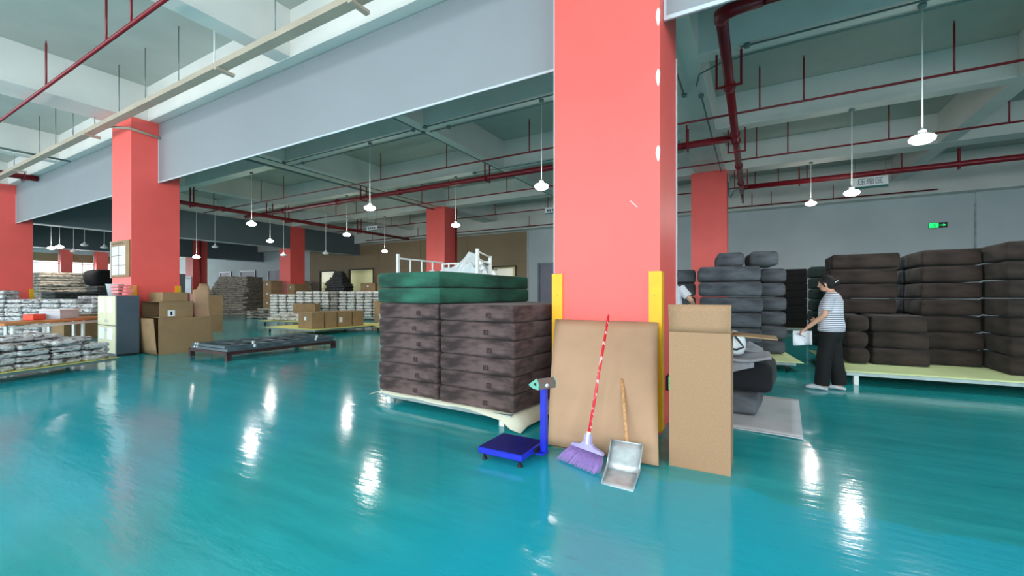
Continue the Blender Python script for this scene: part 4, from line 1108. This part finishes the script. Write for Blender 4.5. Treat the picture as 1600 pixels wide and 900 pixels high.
# ------------------------------------------------------------------ film wrapped textile bundles
def bag_mesh(sx, sy, sz, seed, m):
    mb = soft_box(sx, sy, sz, min(sz * .48, .07), (9, 8, 1), 0, seed)
    off = Vector((seed * 5.1, 2.2 * seed, .7 * seed)); out = []
    for x, y, z in mb.v:
        p = Vector((x, y, z)); h = z / sz
        d = noise.noise(p * 7 + off) * .022 + noise.noise(p * 19 + off) * .018
        c = Vector((x, y, 0)); l = c.length or 1
        out.append((x * (.975 + d * 1.6), y * (.975 + d * 1.6), max(0.0, min(sz * 1.03, z * (.93 + .07 * noise.noise(p * 5 - off)) + d * .8 * h))))
    mb.v = out
    return mb.mesh('textile_bundle', M[m])
BAG = {m: [bag_mesh(.44, .36, .10, s_, m) for s_ in range(4)] for m in ('bag_silver',)}
BAGW = {m: [bag_mesh(.42, .60, .15, 10 + s_, m) for s_ in range(4)] for m in ('bag_white', 'bag_grey')}
def bundles(meshes, origin, rz, nx, ny, layers, dx, dy, dz, label, group, jit=.02, hfun=None, skip=None):
    co, si = math.cos(rz), math.sin(rz)
    for i in range(nx):
        for j in range(ny):
            L = layers if hfun is None else hfun(i, j)
            for k in range(L):
                x, y = i * dx + random.uniform(-jit, jit), j * dy + random.uniform(-jit, jit)
                o = put('textile_bundle', random.choice(meshes), None, (origin[0] + x * co - y * si, origin[1] + x * si + y * co, origin[2] + k * dz), rz + random.choice((0, PI)) + random.uniform(-.06, .06))
                tag(o, label, 'textile bundle', group)

# front left pallet, long side running away from the viewer
A = math.radians(21)
Bc = Vector((-10.62, 3.32, 0)); ax, ay = Vector((math.cos(A), math.sin(A), 0)), Vector((-math.sin(A), math.cos(A), 0))
ctr = Bc - ax * .60 - ay * 1.6
pallet('steel legged pallet with yellow foam sheet under the silvery bundles at left', ctr, A, 1.2, 3.2, .15, 'foam_y', over=.06)
o0 = Bc - ax * .17 - ay * .30
def hf(i, j):
    if j == 0: return 3 if i == 0 else 4
    return 4 if i == 0 else 5
for i in range(3):
    for j in range(7):
        q = o0 - ax * (i * .375) - ay * (j * .45)
        L = (3 if j == 0 else 4) if i == 0 else (4 if j == 0 else 5)
        for k in range(L):
            o = put('textile_bundle', random.choice(BAG['bag_silver']), None, (q.x + random.uniform(-.02, .02), q.y + random.uniform(-.02, .02), .158 + k * .105), A + PI / 2 + random.choice((0, PI)) + random.uniform(-.1, .1))
            tag(o, 'silvery wrapped bundle, %s in %s stack from the cabinet, %s row, front left pallet' % (ORD[k] if k else 'lowest', ('end' if j == 0 else ORD[j]), ('near', 'middle', 'rear')[i]), 'textile bundle', 'silvery bundles on the front left pallet')

# packing table behind it
f1, f2 = at_z(127, 494, .79), at_z(0, 502, .79)
tv = (f2 - f1).normalized(); tn = Vector((tv.y, -tv.x, 0))
if tn.y < 0: tn = -tn
ang = math.atan2(tv.y, tv.x)
t = thing('packing_table', 'long packing table with orange brown wooden top and white legs at left', 'table', (f1.x, f1.y, 0), ang)
sgn = 1 if (Matrix.Rotation(ang, 3, 'Z') @ Vector((0, 1, 0))).dot(tn) > 0 else -1
TL = 3.2
y0, y1 = sorted((0, sgn * .8))
MB().box(0, TL, y0, y1, .74, .79, bev=.008).build('tabletop', M['wood'], t)
for x in (.35, 1.1, 2.2, 2.95):
    for y in (sgn * .06, sgn * .74): MB().box(x - .025, x + .025, y - .025, y + .025, 0, .74).build('leg', M['white_metal'], t)
MB().box(.35, 2.95, sgn * .74 - .02, sgn * .74 + .02, .66, .72).build('rail', M['white_metal'], t)
def on_table(u, dz, back=.4):
    # point on the table top seen under column u
    p = at_z(u, 490, .79); r = ray(u, 490)
    # intersect the ray's ground track with the table's middle line
    a = f1 + tn * back; d = Vector((r[0], r[1], 0)); M_ = Matrix(((d.x, -tv.x), (d.y, -tv.y)))
    k = M_.inverted() @ Vector((a.x, a.y))
    return Vector((d.x * k[0], d.y * k[0], .792))
q = on_table(54, 0, .3); o = MB().box(-.17, .17, -.1, .1, 0, .13, bev=.01).build('box', mat('orange red plastic box', (236, 70, 36), .4, var=.05), None, q, ang); tag(o, 'orange red box on the packing table', 'box')
q = on_table(66, 0, .3); o = MB().box(-.07, .07, -.06, .06, 0, .11, bev=.005).build('box', M['white'], None, q, ang); tag(o, 'small white box right of the orange red box on the packing table', 'box')
q = on_table(93, 0, .42); t = thing('storage_bin', 'pale grey plastic storage bin on the packing table', 'bin', q, ang)
MB().box(-.26, .26, -.18, .18, 0, .012).box(-.28, .28, -.2, -.188, .012, .22).box(-.28, .28, .188, .2, .012, .22).box(-.28, -.268, -.188, .188, .012, .22).box(.268, .28, -.188, .188, .012, .22).build('bin_body', mat('grey plastic bin', (196, 204, 212), .4, var=.03), t)
MB().box(-.30, .30, -.22, -.2, .20, .23).box(-.30, .30, .2, .22, .20, .23).box(-.32, -.28, -.22, .22, .20, .23).box(.28, .32, -.22, .22, .20, .23).build('rim', M['white'], t)
q = on_table(20, 0, .15); o = MB().sheet(lambda u, v: (-.1 + .2 * u, -.13 + .26 * v, .004 + .003 * math.sin(5 * u)), 4, 4, .003).build('paper_sheets', M['paper'], None, q, ang); tag(o, 'white paper sheet on the left end of the packing table', 'paper')
# carton behind the table
r = ray(115, 500); k = 18.6
o = open_box('carton', 'dull brown carton on the floor behind the packing table', (-18.3, 4.75, 0), ang, 1.5, .5, .74, K3, ())
MB().box(.3, .55, -.254, -.25, .3, .5).build('label', M['paper'], o)

# wrapped heaps behind the table
GS = [bag_mesh(.66, .52, .15, 60 + s_, 'bag_silver') for s_ in range(4)]
hd = (Vector((-19.7, 5.6, 0)) - Vector((-23.6, 3.9, 0)))
n = 7
for i in range(n):
    q = Vector((-23.6, 3.9, 0)) + hd * (i / (n - 1)); a = math.atan2(hd.y, hd.x)
    if COLX[2] - .95 < q.x < COLX[2] + .95: q.y -= .35
    L = 10 if i in (0, 1) else (8 if i < 6 else 7)
    for k in range(L):
        o = put('textile_bundle', random.choice(GS), None, (q.x + random.uniform(-.04, .04), q.y + random.uniform(-.04, .04), .002 + k * .152), a + random.choice((0, PI)) + random.uniform(-.08, .08))
        tag(o, 'grey wrapped bundle, %s layer of %s stack from left, heap behind the packing table' % (LAY[k], LAY[i]), 'textile bundle', 'grey bundles behind the packing table')
pallet('yellow foam topped pallet under the wrapped tower behind the steel cabinet', (-22.5, 6.5, 0), .3, 1.5, 1.1, .15, 'foam_y')
for i in range(2):
    for k in range(8):
        o = put('textile_bundle', random.choice(GS), None, (-22.85 + i * .68, 6.40 + i * .2, .158 + k * .145), .3 + random.choice((0, PI)) + random.uniform(-.06, .06))
        tag(o, 'grey wrapped bundle, %s layer of the %s tower half behind the steel cabinet' % (LAY[k], ('left', 'right')[i]), 'textile bundle', 'grey bundles in the tower')
# flattened stacks before the far windows
def flat_mesh(sx, sy, sz, seed, m, amp=.05):
    mb = soft_box(sx, sy, sz, sz * .45, (10, 8, 1), 0, seed); off = Vector((seed * 2.3, seed, 1.1 * seed)); out = []
    for x, y, z in mb.v:
        d = noise.noise(Vector((x * .9, y * .9, 0)) + off); e = noise.noise(Vector((x * 3, y * 3, z * 9)) + off)
        out.append((x * (1 + .03 * d) + .03 * e, y * (1 + .03 * d) + .03 * e, max(0, min(sz, z + .02 * e))))
    mb.v = out
    return mb.mesh('textile_slab', M[m])
def slabs(x, y, z0, n, sx, sy, sz, rz, m, label, group, shrink=0.0, seed=0, shift=(0, 0), step=None):
    ms = [flat_mesh(sx, sy, sz, seed + s_, m) for s_ in range(3)]
    for k in range(n):
        o = put('textile_slab', ms[k % 3], None, (x + random.uniform(-.05, .05) + shift[0] * k, y + random.uniform(-.05, .05) + shift[1] * k, z0 + k * sz), rz + random.uniform(-.06, .06))
        s_ = 1 - shrink * k / n; o.scale = (s_ + random.uniform(-.03, .03), s_ + random.uniform(-.03, .03), 1)
        tag(o, label % nth(k, n), 'textile slab', group)
slabs(-32.6, 8.3, 0, 17, 1.8, 2.6, .15, 0, 'flat', 'flattened grey slab, %s in the stack before the far windows', 'slabs before the far windows', seed=3)
slabs(-28.6, 7.25, 0, 10, 1.2, 1.5, .15, .1, 'flat_dark', 'dark flat slab, %s in the low stack behind the steel cabinet', 'dark slabs behind the steel cabinet', seed=6)
slabs(-29.3, 9.1, 0, 12, 1.5, 1.7, .15, .0, 'flat_dark', 'dark flat slab, %s in the stack under the big black sack', 'dark slabs under the black bag', seed=9)
o = soft_box(1.3, 1.4, .85, .3, (5, 5, 2), .06, 7).build('sack', M['black_cloth'], None, (-29.3, 8.75, 1.81), .2); tag(o, 'bulging black sack on the dark slabs before the far window', 'sack')

# far flat stacks in the middle distance
slabs(-31.8, 16.6, 0, 10, 3.3, 2.9, .155, .45, 'flat', 'flat grey slab, %s in the wide lower half of the large far pile', 'slabs in the lower far pile', seed=12)
slabs(-32.3, 17.1, 1.552, 8, 2.9, 2.5, .14, .45, 'flat', 'flat brown grey slab, %s in the upper half of the large far pile', 'slabs in the upper far pile', shrink=.35, seed=15)
slabs(-29.9, 19.2, 0, 16, 2.4, 1.9, .15, .5, 'flat', 'flat brown slab, %s in the far pile left of the distant cartons', 'slabs left of the distant cartons', seed=18)
slabs(-23.2, 18.35, 0, 14, 1.5, 1.3, .15, .3, 'flat_dark', 'dark grey slab, %s in the pointed stack right of the far column', 'dark slabs by the far column', shrink=.15, seed=21)
slabs(-23.3, 18.4, 2.105, 6, 1.2, 1.0, .13, .3, 'flat_dark', 'dark slab, %s at the tip of the pointed stack by the far column', 'dark slabs at the pointed tip', shrink=.75, seed=24)

# white bundle wall
d0, d1 = at_y(432, 492, 13.75), at_y(604, 490, 16.75)
v_ = Vector((d1.x - d0.x, d1.y - d0.y, 0)); n = int(v_.length / .44); a = math.atan2(v_.y, v_.x)
for i in range(n + 1):
    q = Vector((d0.x, d0.y, 0)) + v_ * (i / n)
    L = 8 if i < 3 else 9
    if i == 8: L = 9
    for k in range(L):
        m = 'bag_grey' if i in (7,) else 'bag_white'
        o = put('textile_bundle', random.choice(BAGW[m]), None, (q.x + random.uniform(-.02, .02), q.y + random.uniform(-.02, .02), .165 + k * .155), a + random.choice((0, PI)) + random.uniform(-.06, .06))
        tag(o, '%s wrapped bundle, %s layer of %s stack from left, long far wall' % (m[4:], LAY[k], LAY[i]), 'textile bundle', 'white bundles in the long far wall')
cm = Vector((d0.x, d0.y, 0)) + v_ * .25; pallet('low platform under the left half of the white bundle wall', cm, a, v_.length * .5 - .1, .9, .16, None)
cm = Vector((d0.x, d0.y, 0)) + v_ * .75; pallet('low platform under the right half of the white bundle wall', cm, a, v_.length * .5 - .1, .9, .16, None)
# grey heap left of the wall
for i in range(4):
    p = at_z(395 + i * 10, 484, .1)
    q = Vector((d0.x - 2.6 + i * .62, d0.y + .2 + .25 * i, 0))
    for k in range(4 if i else 3):
        o = put('textile_bundle', random.choice(BAGW['bag_grey']), None, (q.x + random.uniform(-.05, .05), q.y, .002 + k * .155), random.uniform(-.5, .5) + random.choice((0, PI)))
        tag(o, 'dull grey bundle, %s layer of %s stack, low heap left of the white wall' % (LAY[k], LAY[i]), 'textile bundle', 'grey bundles left of the white wall')

# yellow platforms
pallet('yellow foam topped platform carrying the row of labelled cartons', (-14.05, 10.75, 0), 0, 2.8, 3.4, .19, 'foam_y', casters='caster', over=.08)
p1 = at_z(400, 499, .2)
pallet('yellow foam topped platform furthest left, carrying low white bundles', (-18.1, 12.35, 0), .12, 2.9, 2.0, .19, 'foam_y', casters='caster', over=.1)
pallet('yellow foam topped platform at right, behind the plum mattresses, carrying cream bundles', (-10.92, 11.72, 0), -.52, 2.4, 2.0, .19, 'foam_y', casters='caster', over=.08)
LC = [('white round label, nearest of the row on the yellow platform', 9.2, 9.67, .72), ('no label, second of the row on the yellow platform', 9.74, 10.2, .72), ('square white label, third of the row on the yellow platform', 10.26, 10.85, .72), ('no label, furthest of the row on the yellow platform', 10.92, 11.4, .72)]
for k, (s_, ya, yb, wd) in enumerate(LC):
    o = open_box('carton', 'brown carton with ' + s_, (-13.05 - wd / 2 + .002 * k, (ya + yb) / 2, .204), 0, wd, yb - ya, .55, K3, ())
    if k == 0: MB().box(-.04, .06, -.238, -.235, .28, .40).build('label', M['paper'], o)
    if k == 2: MB().box(.36, .363, -.25, -.12, .16, .34).build('label', M['paper'], o)
    MB().box(-wd / 2, wd / 2, -.02, .02, .55, .553).build('tape', M['kraft'], o)
for i in range(6):
    for j in range(2):
        for k in range(2 if (i + j) % 3 else 1):
            co, si = math.cos(.12), math.sin(.12); x, y = -1.15 + i * .45, -.55 + j * .65
            o = put('textile_bundle', random.choice(BAGW['bag_white']), None, (-18.1 + x * co - y * si, 12.35 + x * si + y * co, .206 + k * .155), .12 + random.uniform(-.1, .1))
            tag(o, 'white bundle, %s layer, %s from left in %s row, leftmost yellow platform' % (LAY[k], LAY[i], ('near', 'rear')[j]), 'textile bundle', 'white bundles on the leftmost yellow platform')
for i in range(4):
    for j in range(3):
        for k in range([3, 5, 5, 4][i] - (1 if j else 0)):
            co, si = math.cos(-.52), math.sin(-.52); x, y = -.90 + i * .47, -.62 + j * .64
            o = put('textile_bundle', random.choice(BAGW['bag_white']), None, (-10.92 + x * co - y * si, 11.72 + x * si + y * co, .206 + k * .155), -.52 + random.uniform(-.08, .08))
            tag(o, 'cream bundle, %s layer, %s from left in %s row, right yellow platform' % (LAY[k], LAY[i], ('near', 'middle', 'rear')[j]), 'textile bundle', 'cream bundles on the right yellow platform')
o = open_box('carton', 'brown carton open at its left end before the white bundle wall', (-19.9, 13.75, 0), .45, 1.15, .5, .92, K3, ('left',))
o = open_box('carton', 'brown carton half hidden behind the green mattresses by the cream bundles', (-14.3, 13.75, 0), 0, .8, .6, 1.1, K3, ())
# cartons by the far coral column and by the lit office window
def carton_tower(x, y, n, W, D, H, rz, label, dot=True):
    for k in range(n):
        o = open_box('carton', label % nth(k, n), (x, y, k * (H + .003)), rz, W, D, H, K3, ())
        MB().box(-.05, .05, -D / 2 - .004, -D / 2, H * .5, H * .5 + .1).build('label', M['paper'], o)
        MB().box(-W / 2, W / 2, -.03, .03, H, H + .002).build('tape', M['kraft'], o)
carton_tower(-25.25, 15.2, 4, .8, .7, .55, 0, 'brown carton, %s of four in the tower left of the far coral column')
carton_tower(-24.2, 16.1, 4, .7, .9, .5, 0, 'brown carton, %s of four in the tower right of the far coral column')
carton_tower(-20.35, 18.35, 4, .95, .7, .52, .3, 'brown carton, %s of four in the tower below the lit office window')
carton_tower(-19.5, 18.75, 5, .75, .7, .52, .3, 'brown carton, %s of five in the tower right of the office window')

# boards and lockers on the far back wall
p = at_y(455, 428, YB - .03)
t = thing('notice_board', 'tall white notice board with red marks on the far wall left of the column', 'notice board', (p.x, YB - .02, p.z))
MB().box(-.65, .65, -.02, .0, -.65, .65).build('board', M['white'], t)
M['red_print'] = mat('red print', (206, 60, 52), .6, var=.05)
for c_ in range(2):
    for r_ in range(3): MB().box(-.42 + c_ * .55, -.12 + c_ * .55, -.024, -.02, -.5 + r_ * .32, -.28 + r_ * .32).build('red_mark', M['red_print'] if c_ == 0 else M['black'], t)
MB().box(-.6, .6, -.024, -.02, .48, .62).build('heading', M['head_side'], t)
t = thing('locker', 'tall pale grey locker in the distance right of the notice board column', 'locker', (-41.5, 17.2, 0))
MB().box(-.6, .6, -.4, .4, 0, 3.1).build('body', mat('grey locker', (150, 162, 168), .5, var=.03), t)
MB().box(-.55, -.01, -.42, -.4, .1, 3.0).build('door', M['wall'], t); MB().box(.01, .55, -.42, -.4, .1, 3.0).build('door', M['wall'], t)
t = thing('wall_panel', 'pale blue white panel on the distant coral column', 'sign', (COLX[3] - .05, ROWF[1], 2.2))
MB().box(-.48, .44, -.04, -.001, -.75, .55).build('board', mat('pale blue panel', (196, 216, 230), .4, var=.03), t)
MB().box(-.40, .36, -.045, -.04, .35, .5).build('light_strip', M['paper'], t)
t = thing('standpipe', 'thin dark red pipe down the side of the distant coral column behind the trolley', 'pipe', (COLX[1] + CW / 2 + .09, ROWF[1] + .78, 0))
MB().tube([(0, 0, 0), (0, 0, ZB)], .05, 8).build('pipe', M['red_pipe'], t); MB().tube([(0, 0, 1.5), (0, 0, 1.62)], .07, 8).build('coupling', M['red_pipe'], t)
t = thing('standpipe', 'thin dark red pipe down the distant coral column with the pale blue panel', 'pipe', (COLX[3] + CW / 2 + .09, ROWF[1] + .45, 0))
MB().tube([(0, 0, 0), (0, 0, ZB)], .05, 8).build('pipe', M['red_pipe'], t); MB().tube([(0, 0, 1.5), (0, 0, 1.62)], .07, 8).build('coupling', M['red_pipe'], t)

# ------------------------------------------------------------------ people
def fused(mb, name, m, parent, voxel, smooth=4):
    """joins overlapping limbs into one continuous skin"""
    me = mb.mesh(name, m); o = put(name, me)
    md = o.modifiers.new('remesh', 'REMESH'); md.mode = 'VOXEL'; md.voxel_size = voxel
    s2 = o.modifiers.new('smooth', 'SMOOTH'); s2.iterations = smooth; s2.factor = .5
    bpy.context.view_layer.update()
    e = bpy.data.meshes.new_from_object(o.evaluated_get(bpy.context.evaluated_depsgraph_get()))
    bpy.data.objects.remove(o)
    e.polygons.foreach_set('use_smooth', [True] * len(e.polygons))
    e.materials.clear(); e.materials.append(m)
    return put(name, e, parent)
XA, YA = (1, 0, 0), (0, 1, 0)
def limb(mb, pts, rs, seg=12):
    # resampled so the fused skin tapers smoothly
    P, R = [], []
    for i in range(len(pts) - 1):
        for k in range(4):
            f = k / 4; P.append(Vector(pts[i]).lerp(Vector(pts[i + 1]), f)); R.append(rs[i] * (1 - f) + rs[i + 1] * f)
    P.append(Vector(pts[-1])); R.append(rs[-1]); mb.tube(P, R, seg)
def ball(mb, c, rx, ry=None, rz=None, seg=14):
    ry = ry or rx; rz = rz or rx
    pr = [(max(.001, math.sin(PI * i / 10)), -math.cos(PI * i / 10)) for i in range(11)]
    mb.lathe(pr, seg, Matrix.Translation(c) @ Matrix.Diagonal((rx, ry, rz, 1)))
def hand(mb, wrist, palm_end, side, curl, palm_n):
    """palm plus four unequal fingers and a thumb; side = direction of the thumb, palm_n = way the fingers curl"""
    w, p = Vector(wrist), Vector(palm_end); d = (p - w).normalized(); s_ = Vector(side); s_ = (s_ - d * s_.dot(d)).normalized(); nn = Vector(palm_n)
    nn = (nn - d * nn.dot(d) - s_ * nn.dot(s_)).normalized()
    mb.loft([(w - d * .01, .022, .017, s_, nn), (w + d * .02, .027, .016, s_, nn), (p - d * .015, .037, .014, s_, nn), (p + d * .004, .034, .012, s_, nn)], 12)
    for i, (off, L) in enumerate(((.028, .068), (.0095, .076), (-.0095, .070), (-.028, .055))):
        q = p + s_ * off; a = q + (d * math.cos(curl * .5) + nn * math.sin(curl * .5)) * L * .45
        b = a + (d * math.cos(curl) + nn * math.sin(curl)) * L * .32; c = b + (d * math.cos(curl * 1.5) + nn * math.sin(curl * 1.5)) * L * .25
        mb.tube([q - d * .012, a, b, c], [.0088, .0082, .0076, .006], 8)
    tb = w + d * .028 + s_ * .022
    t1 = tb + (s_ * .75 + d * .6 + nn * .25).normalized() * .034; t2 = t1 + (d * .85 + s_ * .1 + nn * .5).normalized() * .03
    mb.tube([tb - d * .008, t1, t2], [.0115, .010, .0075], 8)

M['stripe'] = None
def stripe_mat():
    m = bpy.data.materials.new('white knit with navy stripes'); m.use_nodes = True
    t = NT(m); b = t.n['Principled BSDF']; tc = t.add('ShaderNodeTexCoord'); sp = t.add('ShaderNodeSeparateXYZ'); t.link(tc.outputs['Object'], sp.inputs[0])
    mu = t.add('ShaderNodeMath', operation='MULTIPLY', i_1=1 / .026); t.link(sp.outputs[2], mu.inputs[0])
    fr = t.add('ShaderNodeMath', operation='FRACT'); t.link(mu.outputs[0], fr.inputs[0])
    gt_ = t.add('ShaderNodeMath', operation='GREATER_THAN', i_1=.66); t.link(fr.outputs[0], gt_.inputs[0])
    mx = t.add('ShaderNodeMix', data_type='RGBA'); t.link(gt_.outputs[0], mx.inputs[0]); mx.inputs[6].default_value = lin(230, 232, 240); mx.inputs[7].default_value = lin(60, 66, 92)
    t.link(mx.outputs[2], b.inputs['Base Color']); b.inputs['Roughness'].default_value = .85
    return m
M['stripe'] = stripe_mat()
M['tee'] = mat('white t-shirt', (228, 232, 240), .85, var=.03)
M['slipper'] = mat('pale grey slipper', (206, 212, 218), .55, var=.04)

def person(label, loc, rz, shirt, bun=True, RA=None):
    """faces local +Y; feet on z=0"""
    t = thing('person', label, 'person', loc, rz)
    # body: one fused skin
    b = MB()
    b.loft([((0, 0, .80), .150, .115, XA, YA), ((0, -.012, .90), .165, .125, XA, YA), ((0, 0, 1.02), .140, .105, XA, YA), ((0, 0, 1.14), .145, .110, XA, YA), ((0, -.012, 1.26), .155, .105, XA, YA),
            ((0, -.02, 1.335), .135, .080, XA, YA), ((0, -.015, 1.37), .075, .058, XA, YA), ((0, .005, 1.41), .050, .052, XA, YA), ((0, .03, 1.46), .052, .056, XA, YA)], 16)
    hc = Vector((0, .055, 1.515))
    tilt = Matrix.Rotation(-.28, 4, 'X')
    hm = Matrix.Translation(hc) @ tilt
    b.lathe([(max(.001, math.sin(PI * i / 12)) * (1 - .16 * max(0, -math.cos(PI * (12 - i) / 12)) if False else 1), -math.cos(PI * i / 12)) for i in range(13)], 18, hm @ Matrix.Diagonal((.072, .088, .105, 1)))
    ball(b, hm @ Vector((0, .035, -.065)), .052, .055, .045)                       # jaw
    b.tube([hm @ Vector((0, .082, .012)), hm @ Vector((0, .104, -.018)), hm @ Vector((0, .088, -.026))], [.009, .014, .010], 8)   # nose
    for s_ in (-1, 1):
        ball(b, hm @ Vector((s_ * .074, -.002, -.01)), .010, .020, .030, 10)        # ears
    b.tube([hm @ Vector((-.02, .083, -.052)), hm @ Vector((0, .089, -.052)), hm @ Vector((.02, .083, -.052))], [.005, .008, .005], 8)  # lips
    LA = [(-.165, -.02, 1.315), (-.215, .03, 1.07), (-.195, .235, .885)]
    limb(b, LA, [.050, .038, .027]); hand(b, LA[2], (-.190, .315, .825), (.75, .25, .3), .9, (.2, -.3, -1))
    RA = RA or [(.165, -.02, 1.315), (.225, .03, 1.07), (.12, .20, .98)]
    limb(b, RA, [.050, .038, .027]); hand(b, RA[2], (.045, .235, .965), (-.2, .3, .9), .9, (-.4, -.3, -1))
    for s_, yy in ((-1, .09), (1, -.08)):
        limb(b, [(s_ * .085, 0, .84), (s_ * .09, .015 + yy * .5, .46), (s_ * .092, -.01 + yy, .085)], [.085, .056, .036])
        b.loft([((s_ * .092, -.045 + yy, .035), .030, .028, XA, (0, 0, 1)), ((s_ * .092, .02 + yy, .045), .034, .034, XA, (0, 0, 1)), ((s_ * .098, .10 + yy, .03), .040, .022, XA, (0, 0, 1)), ((s_ * .098, .165 + yy, .022), .030, .014, XA, (0, 0, 1))], 12)
    body = fused(b, 'body', M['skin'], t, .0062, 3)
    for s_ in (-1, 1):
        e = MB(); ball(e, hm @ Vector((s_ * .029, .078, .012)), .0105, .008, .009, 10); e.build('eye', M['white'], t)
        e = MB(); ball(e, hm @ Vector((s_ * .029, .0845, .012)), .005, .003, .005, 8); e.build('pupil', M['black'], t)
        e = MB().tube([hm @ Vector((s_ * .045, .072, .034)), hm @ Vector((s_ * .03, .083, .040)), hm @ Vector((s_ * .014, .085, .036))], [.002, .0035, .003], 6); e.build('eyebrow', M['hair'], t)
    # shirt
    s = MB()
    s.loft([((0, -.005, .835), .192, .158, XA, YA), ((0, -.008, .92), .196, .160, XA, YA), ((0, 0, 1.03), .182, .148, XA, YA), ((0, .0, 1.15), .180, .146, XA, YA), ((0, -.012, 1.26), .182, .132, XA, YA),
            ((0, -.02, 1.335), .160, .098, XA, YA), ((0, -.014, 1.375), .090, .072, XA, YA), ((0, -.006, 1.392), .066, .062, XA, YA)], 18)
    for A_ in (LA, RA):
        a, e = Vector(A_[0]), Vector(A_[1]); limb(s, [a + Vector((0, 0, .01)), a.lerp(e, .40), a.lerp(e, .74)], [.068, .066, .068], 14)
    fused(s, 'shirt', shirt, t, .010, 5)
    # trousers
    p = MB()
    p.loft([((0, 0, .90), .158, .122, XA, YA), ((0, -.005, .82), .180, .140, XA, YA), ((0, -.004, .74), .178, .135, XA, YA), ((0, 0, .69), .150, .10, XA, YA)], 16)
    for s_, yy in ((-1, .09), (1, -.08)):
        limb(p, [(s_ * .088, -.002, .80), (s_ * .095, .015 + yy * .5, .46), (s_ * .095, -.005 + yy, .075)], [.108, .098, .094], 14)
    fused(p, 'trousers', M['black_cloth'], t, .010, 4)
    for s_, yy in ((-1, .09), (1, -.08)):
        f = MB()
        f.loft([((s_ * .094, -.075 + yy, .022), .036, .020, XA, (0, 0, 1)), ((s_ * .094, -.03 + yy, .028), .044, .026, XA, (0, 0, 1)), ((s_ * .096, .05 + yy, .044), .048, .042, XA, (0, 0, 1)), ((s_ * .100, .13 + yy, .036), .050, .034, XA, (0, 0, 1)), ((s_ * .100, .185 + yy, .026), .034, .022, XA, (0, 0, 1))], 14)
        o = fused(f, 'slipper', M['slipper'], t, .007, 3)
    # hair
    h = MB()
    h.lathe([(max(.001, math.sin(PI * i / 12)), -math.cos(PI * i / 12)) for i in range(5, 13)], 18, hm @ Matrix.Translation((0, -.020, .012)) @ Matrix.Diagonal((.084, .094, .106, 1)))
    ball(h, hm @ Vector((0, -.050, -.015)), .080, .062, .095)
    for s_ in (-1, 1): limb(h, [hm @ Vector((s_ * .050, .050, .080)), hm @ Vector((s_ * .074, .030, .03)), hm @ Vector((s_ * .076, .008, -.05))], [.022, .020, .010], 8)
    if bun:
        ball(h, hm @ Vector((.0, -.115, -.025)), .045, .042, .050); limb(h, [hm @ Vector((0, -.09, -.03)), hm @ Vector((.0, -.125, -.075))], [.035, .014], 8)
    fused(h, 'hair', M['hair'], t, .008, 3)
    if bun:
        c = MB().tube([hm @ Vector((-.05, -.112, -.02)), hm @ Vector((-.045, -.135, -.01)), hm @ Vector((-.03, -.150, -.005))], [.005, .006, .005], 8); c.build('hair_clip', M['white'], t)
    return t
wpos = Vector((0.95, 7.50, 0)); WRZ = math.radians(72)
person('woman in striped shirt and black trousers holding papers beside the dark chocolate stacks', wpos, WRZ, M['stripe'])
person('person in white t-shirt mostly hidden behind the nearest coral column', (-1.285, 7.9, 0), math.radians(-12), M['tee'], bun=False, RA=[(.165, -.02, 1.315), (.325, -.02, 1.13), (.30, .20, 1.02)]).scale = (1.12, 1.12, 1.12)
# papers and pen in the woman's left hand
R_ = Matrix.Rotation(WRZ, 4, 'Z'); toW = lambda p: wpos + (R_ @ Vector(p))
hc = toW((-.19, .345, .80))
def pap(off, tw):
    def fn(u, v):
        x = -.03 - .0; a = (-.18 + .30 * u); b = (.02 - .20 * v)
        bend = .05 * math.sin(u * 2.6 + tw) + .03 * v * v * math.sin(u * 6 + tw)
        return tuple(toW((-.185 + bend + off, .36 + a * .75 - .03, .815 + b + .05 * (1 - u) * 0 - .04 * u * tw)))
    return fn
o = MB().sheet(pap(0, .2), 10, 6, .003).build('papers', M['paper']); tag(o, 'white papers with a bent corner held in the left hand of the woman', 'papers')
MB().sheet(pap(.012, .7), 10, 6, .003).build('rear_sheet', M['paper'], o)
o = MB().tube([toW((-.205, .26, .752)), toW((-.205, .36, .79))], [.004, .004], 6).build('pen', M['black']); tag(o, 'black pen held against the white papers', 'pen')
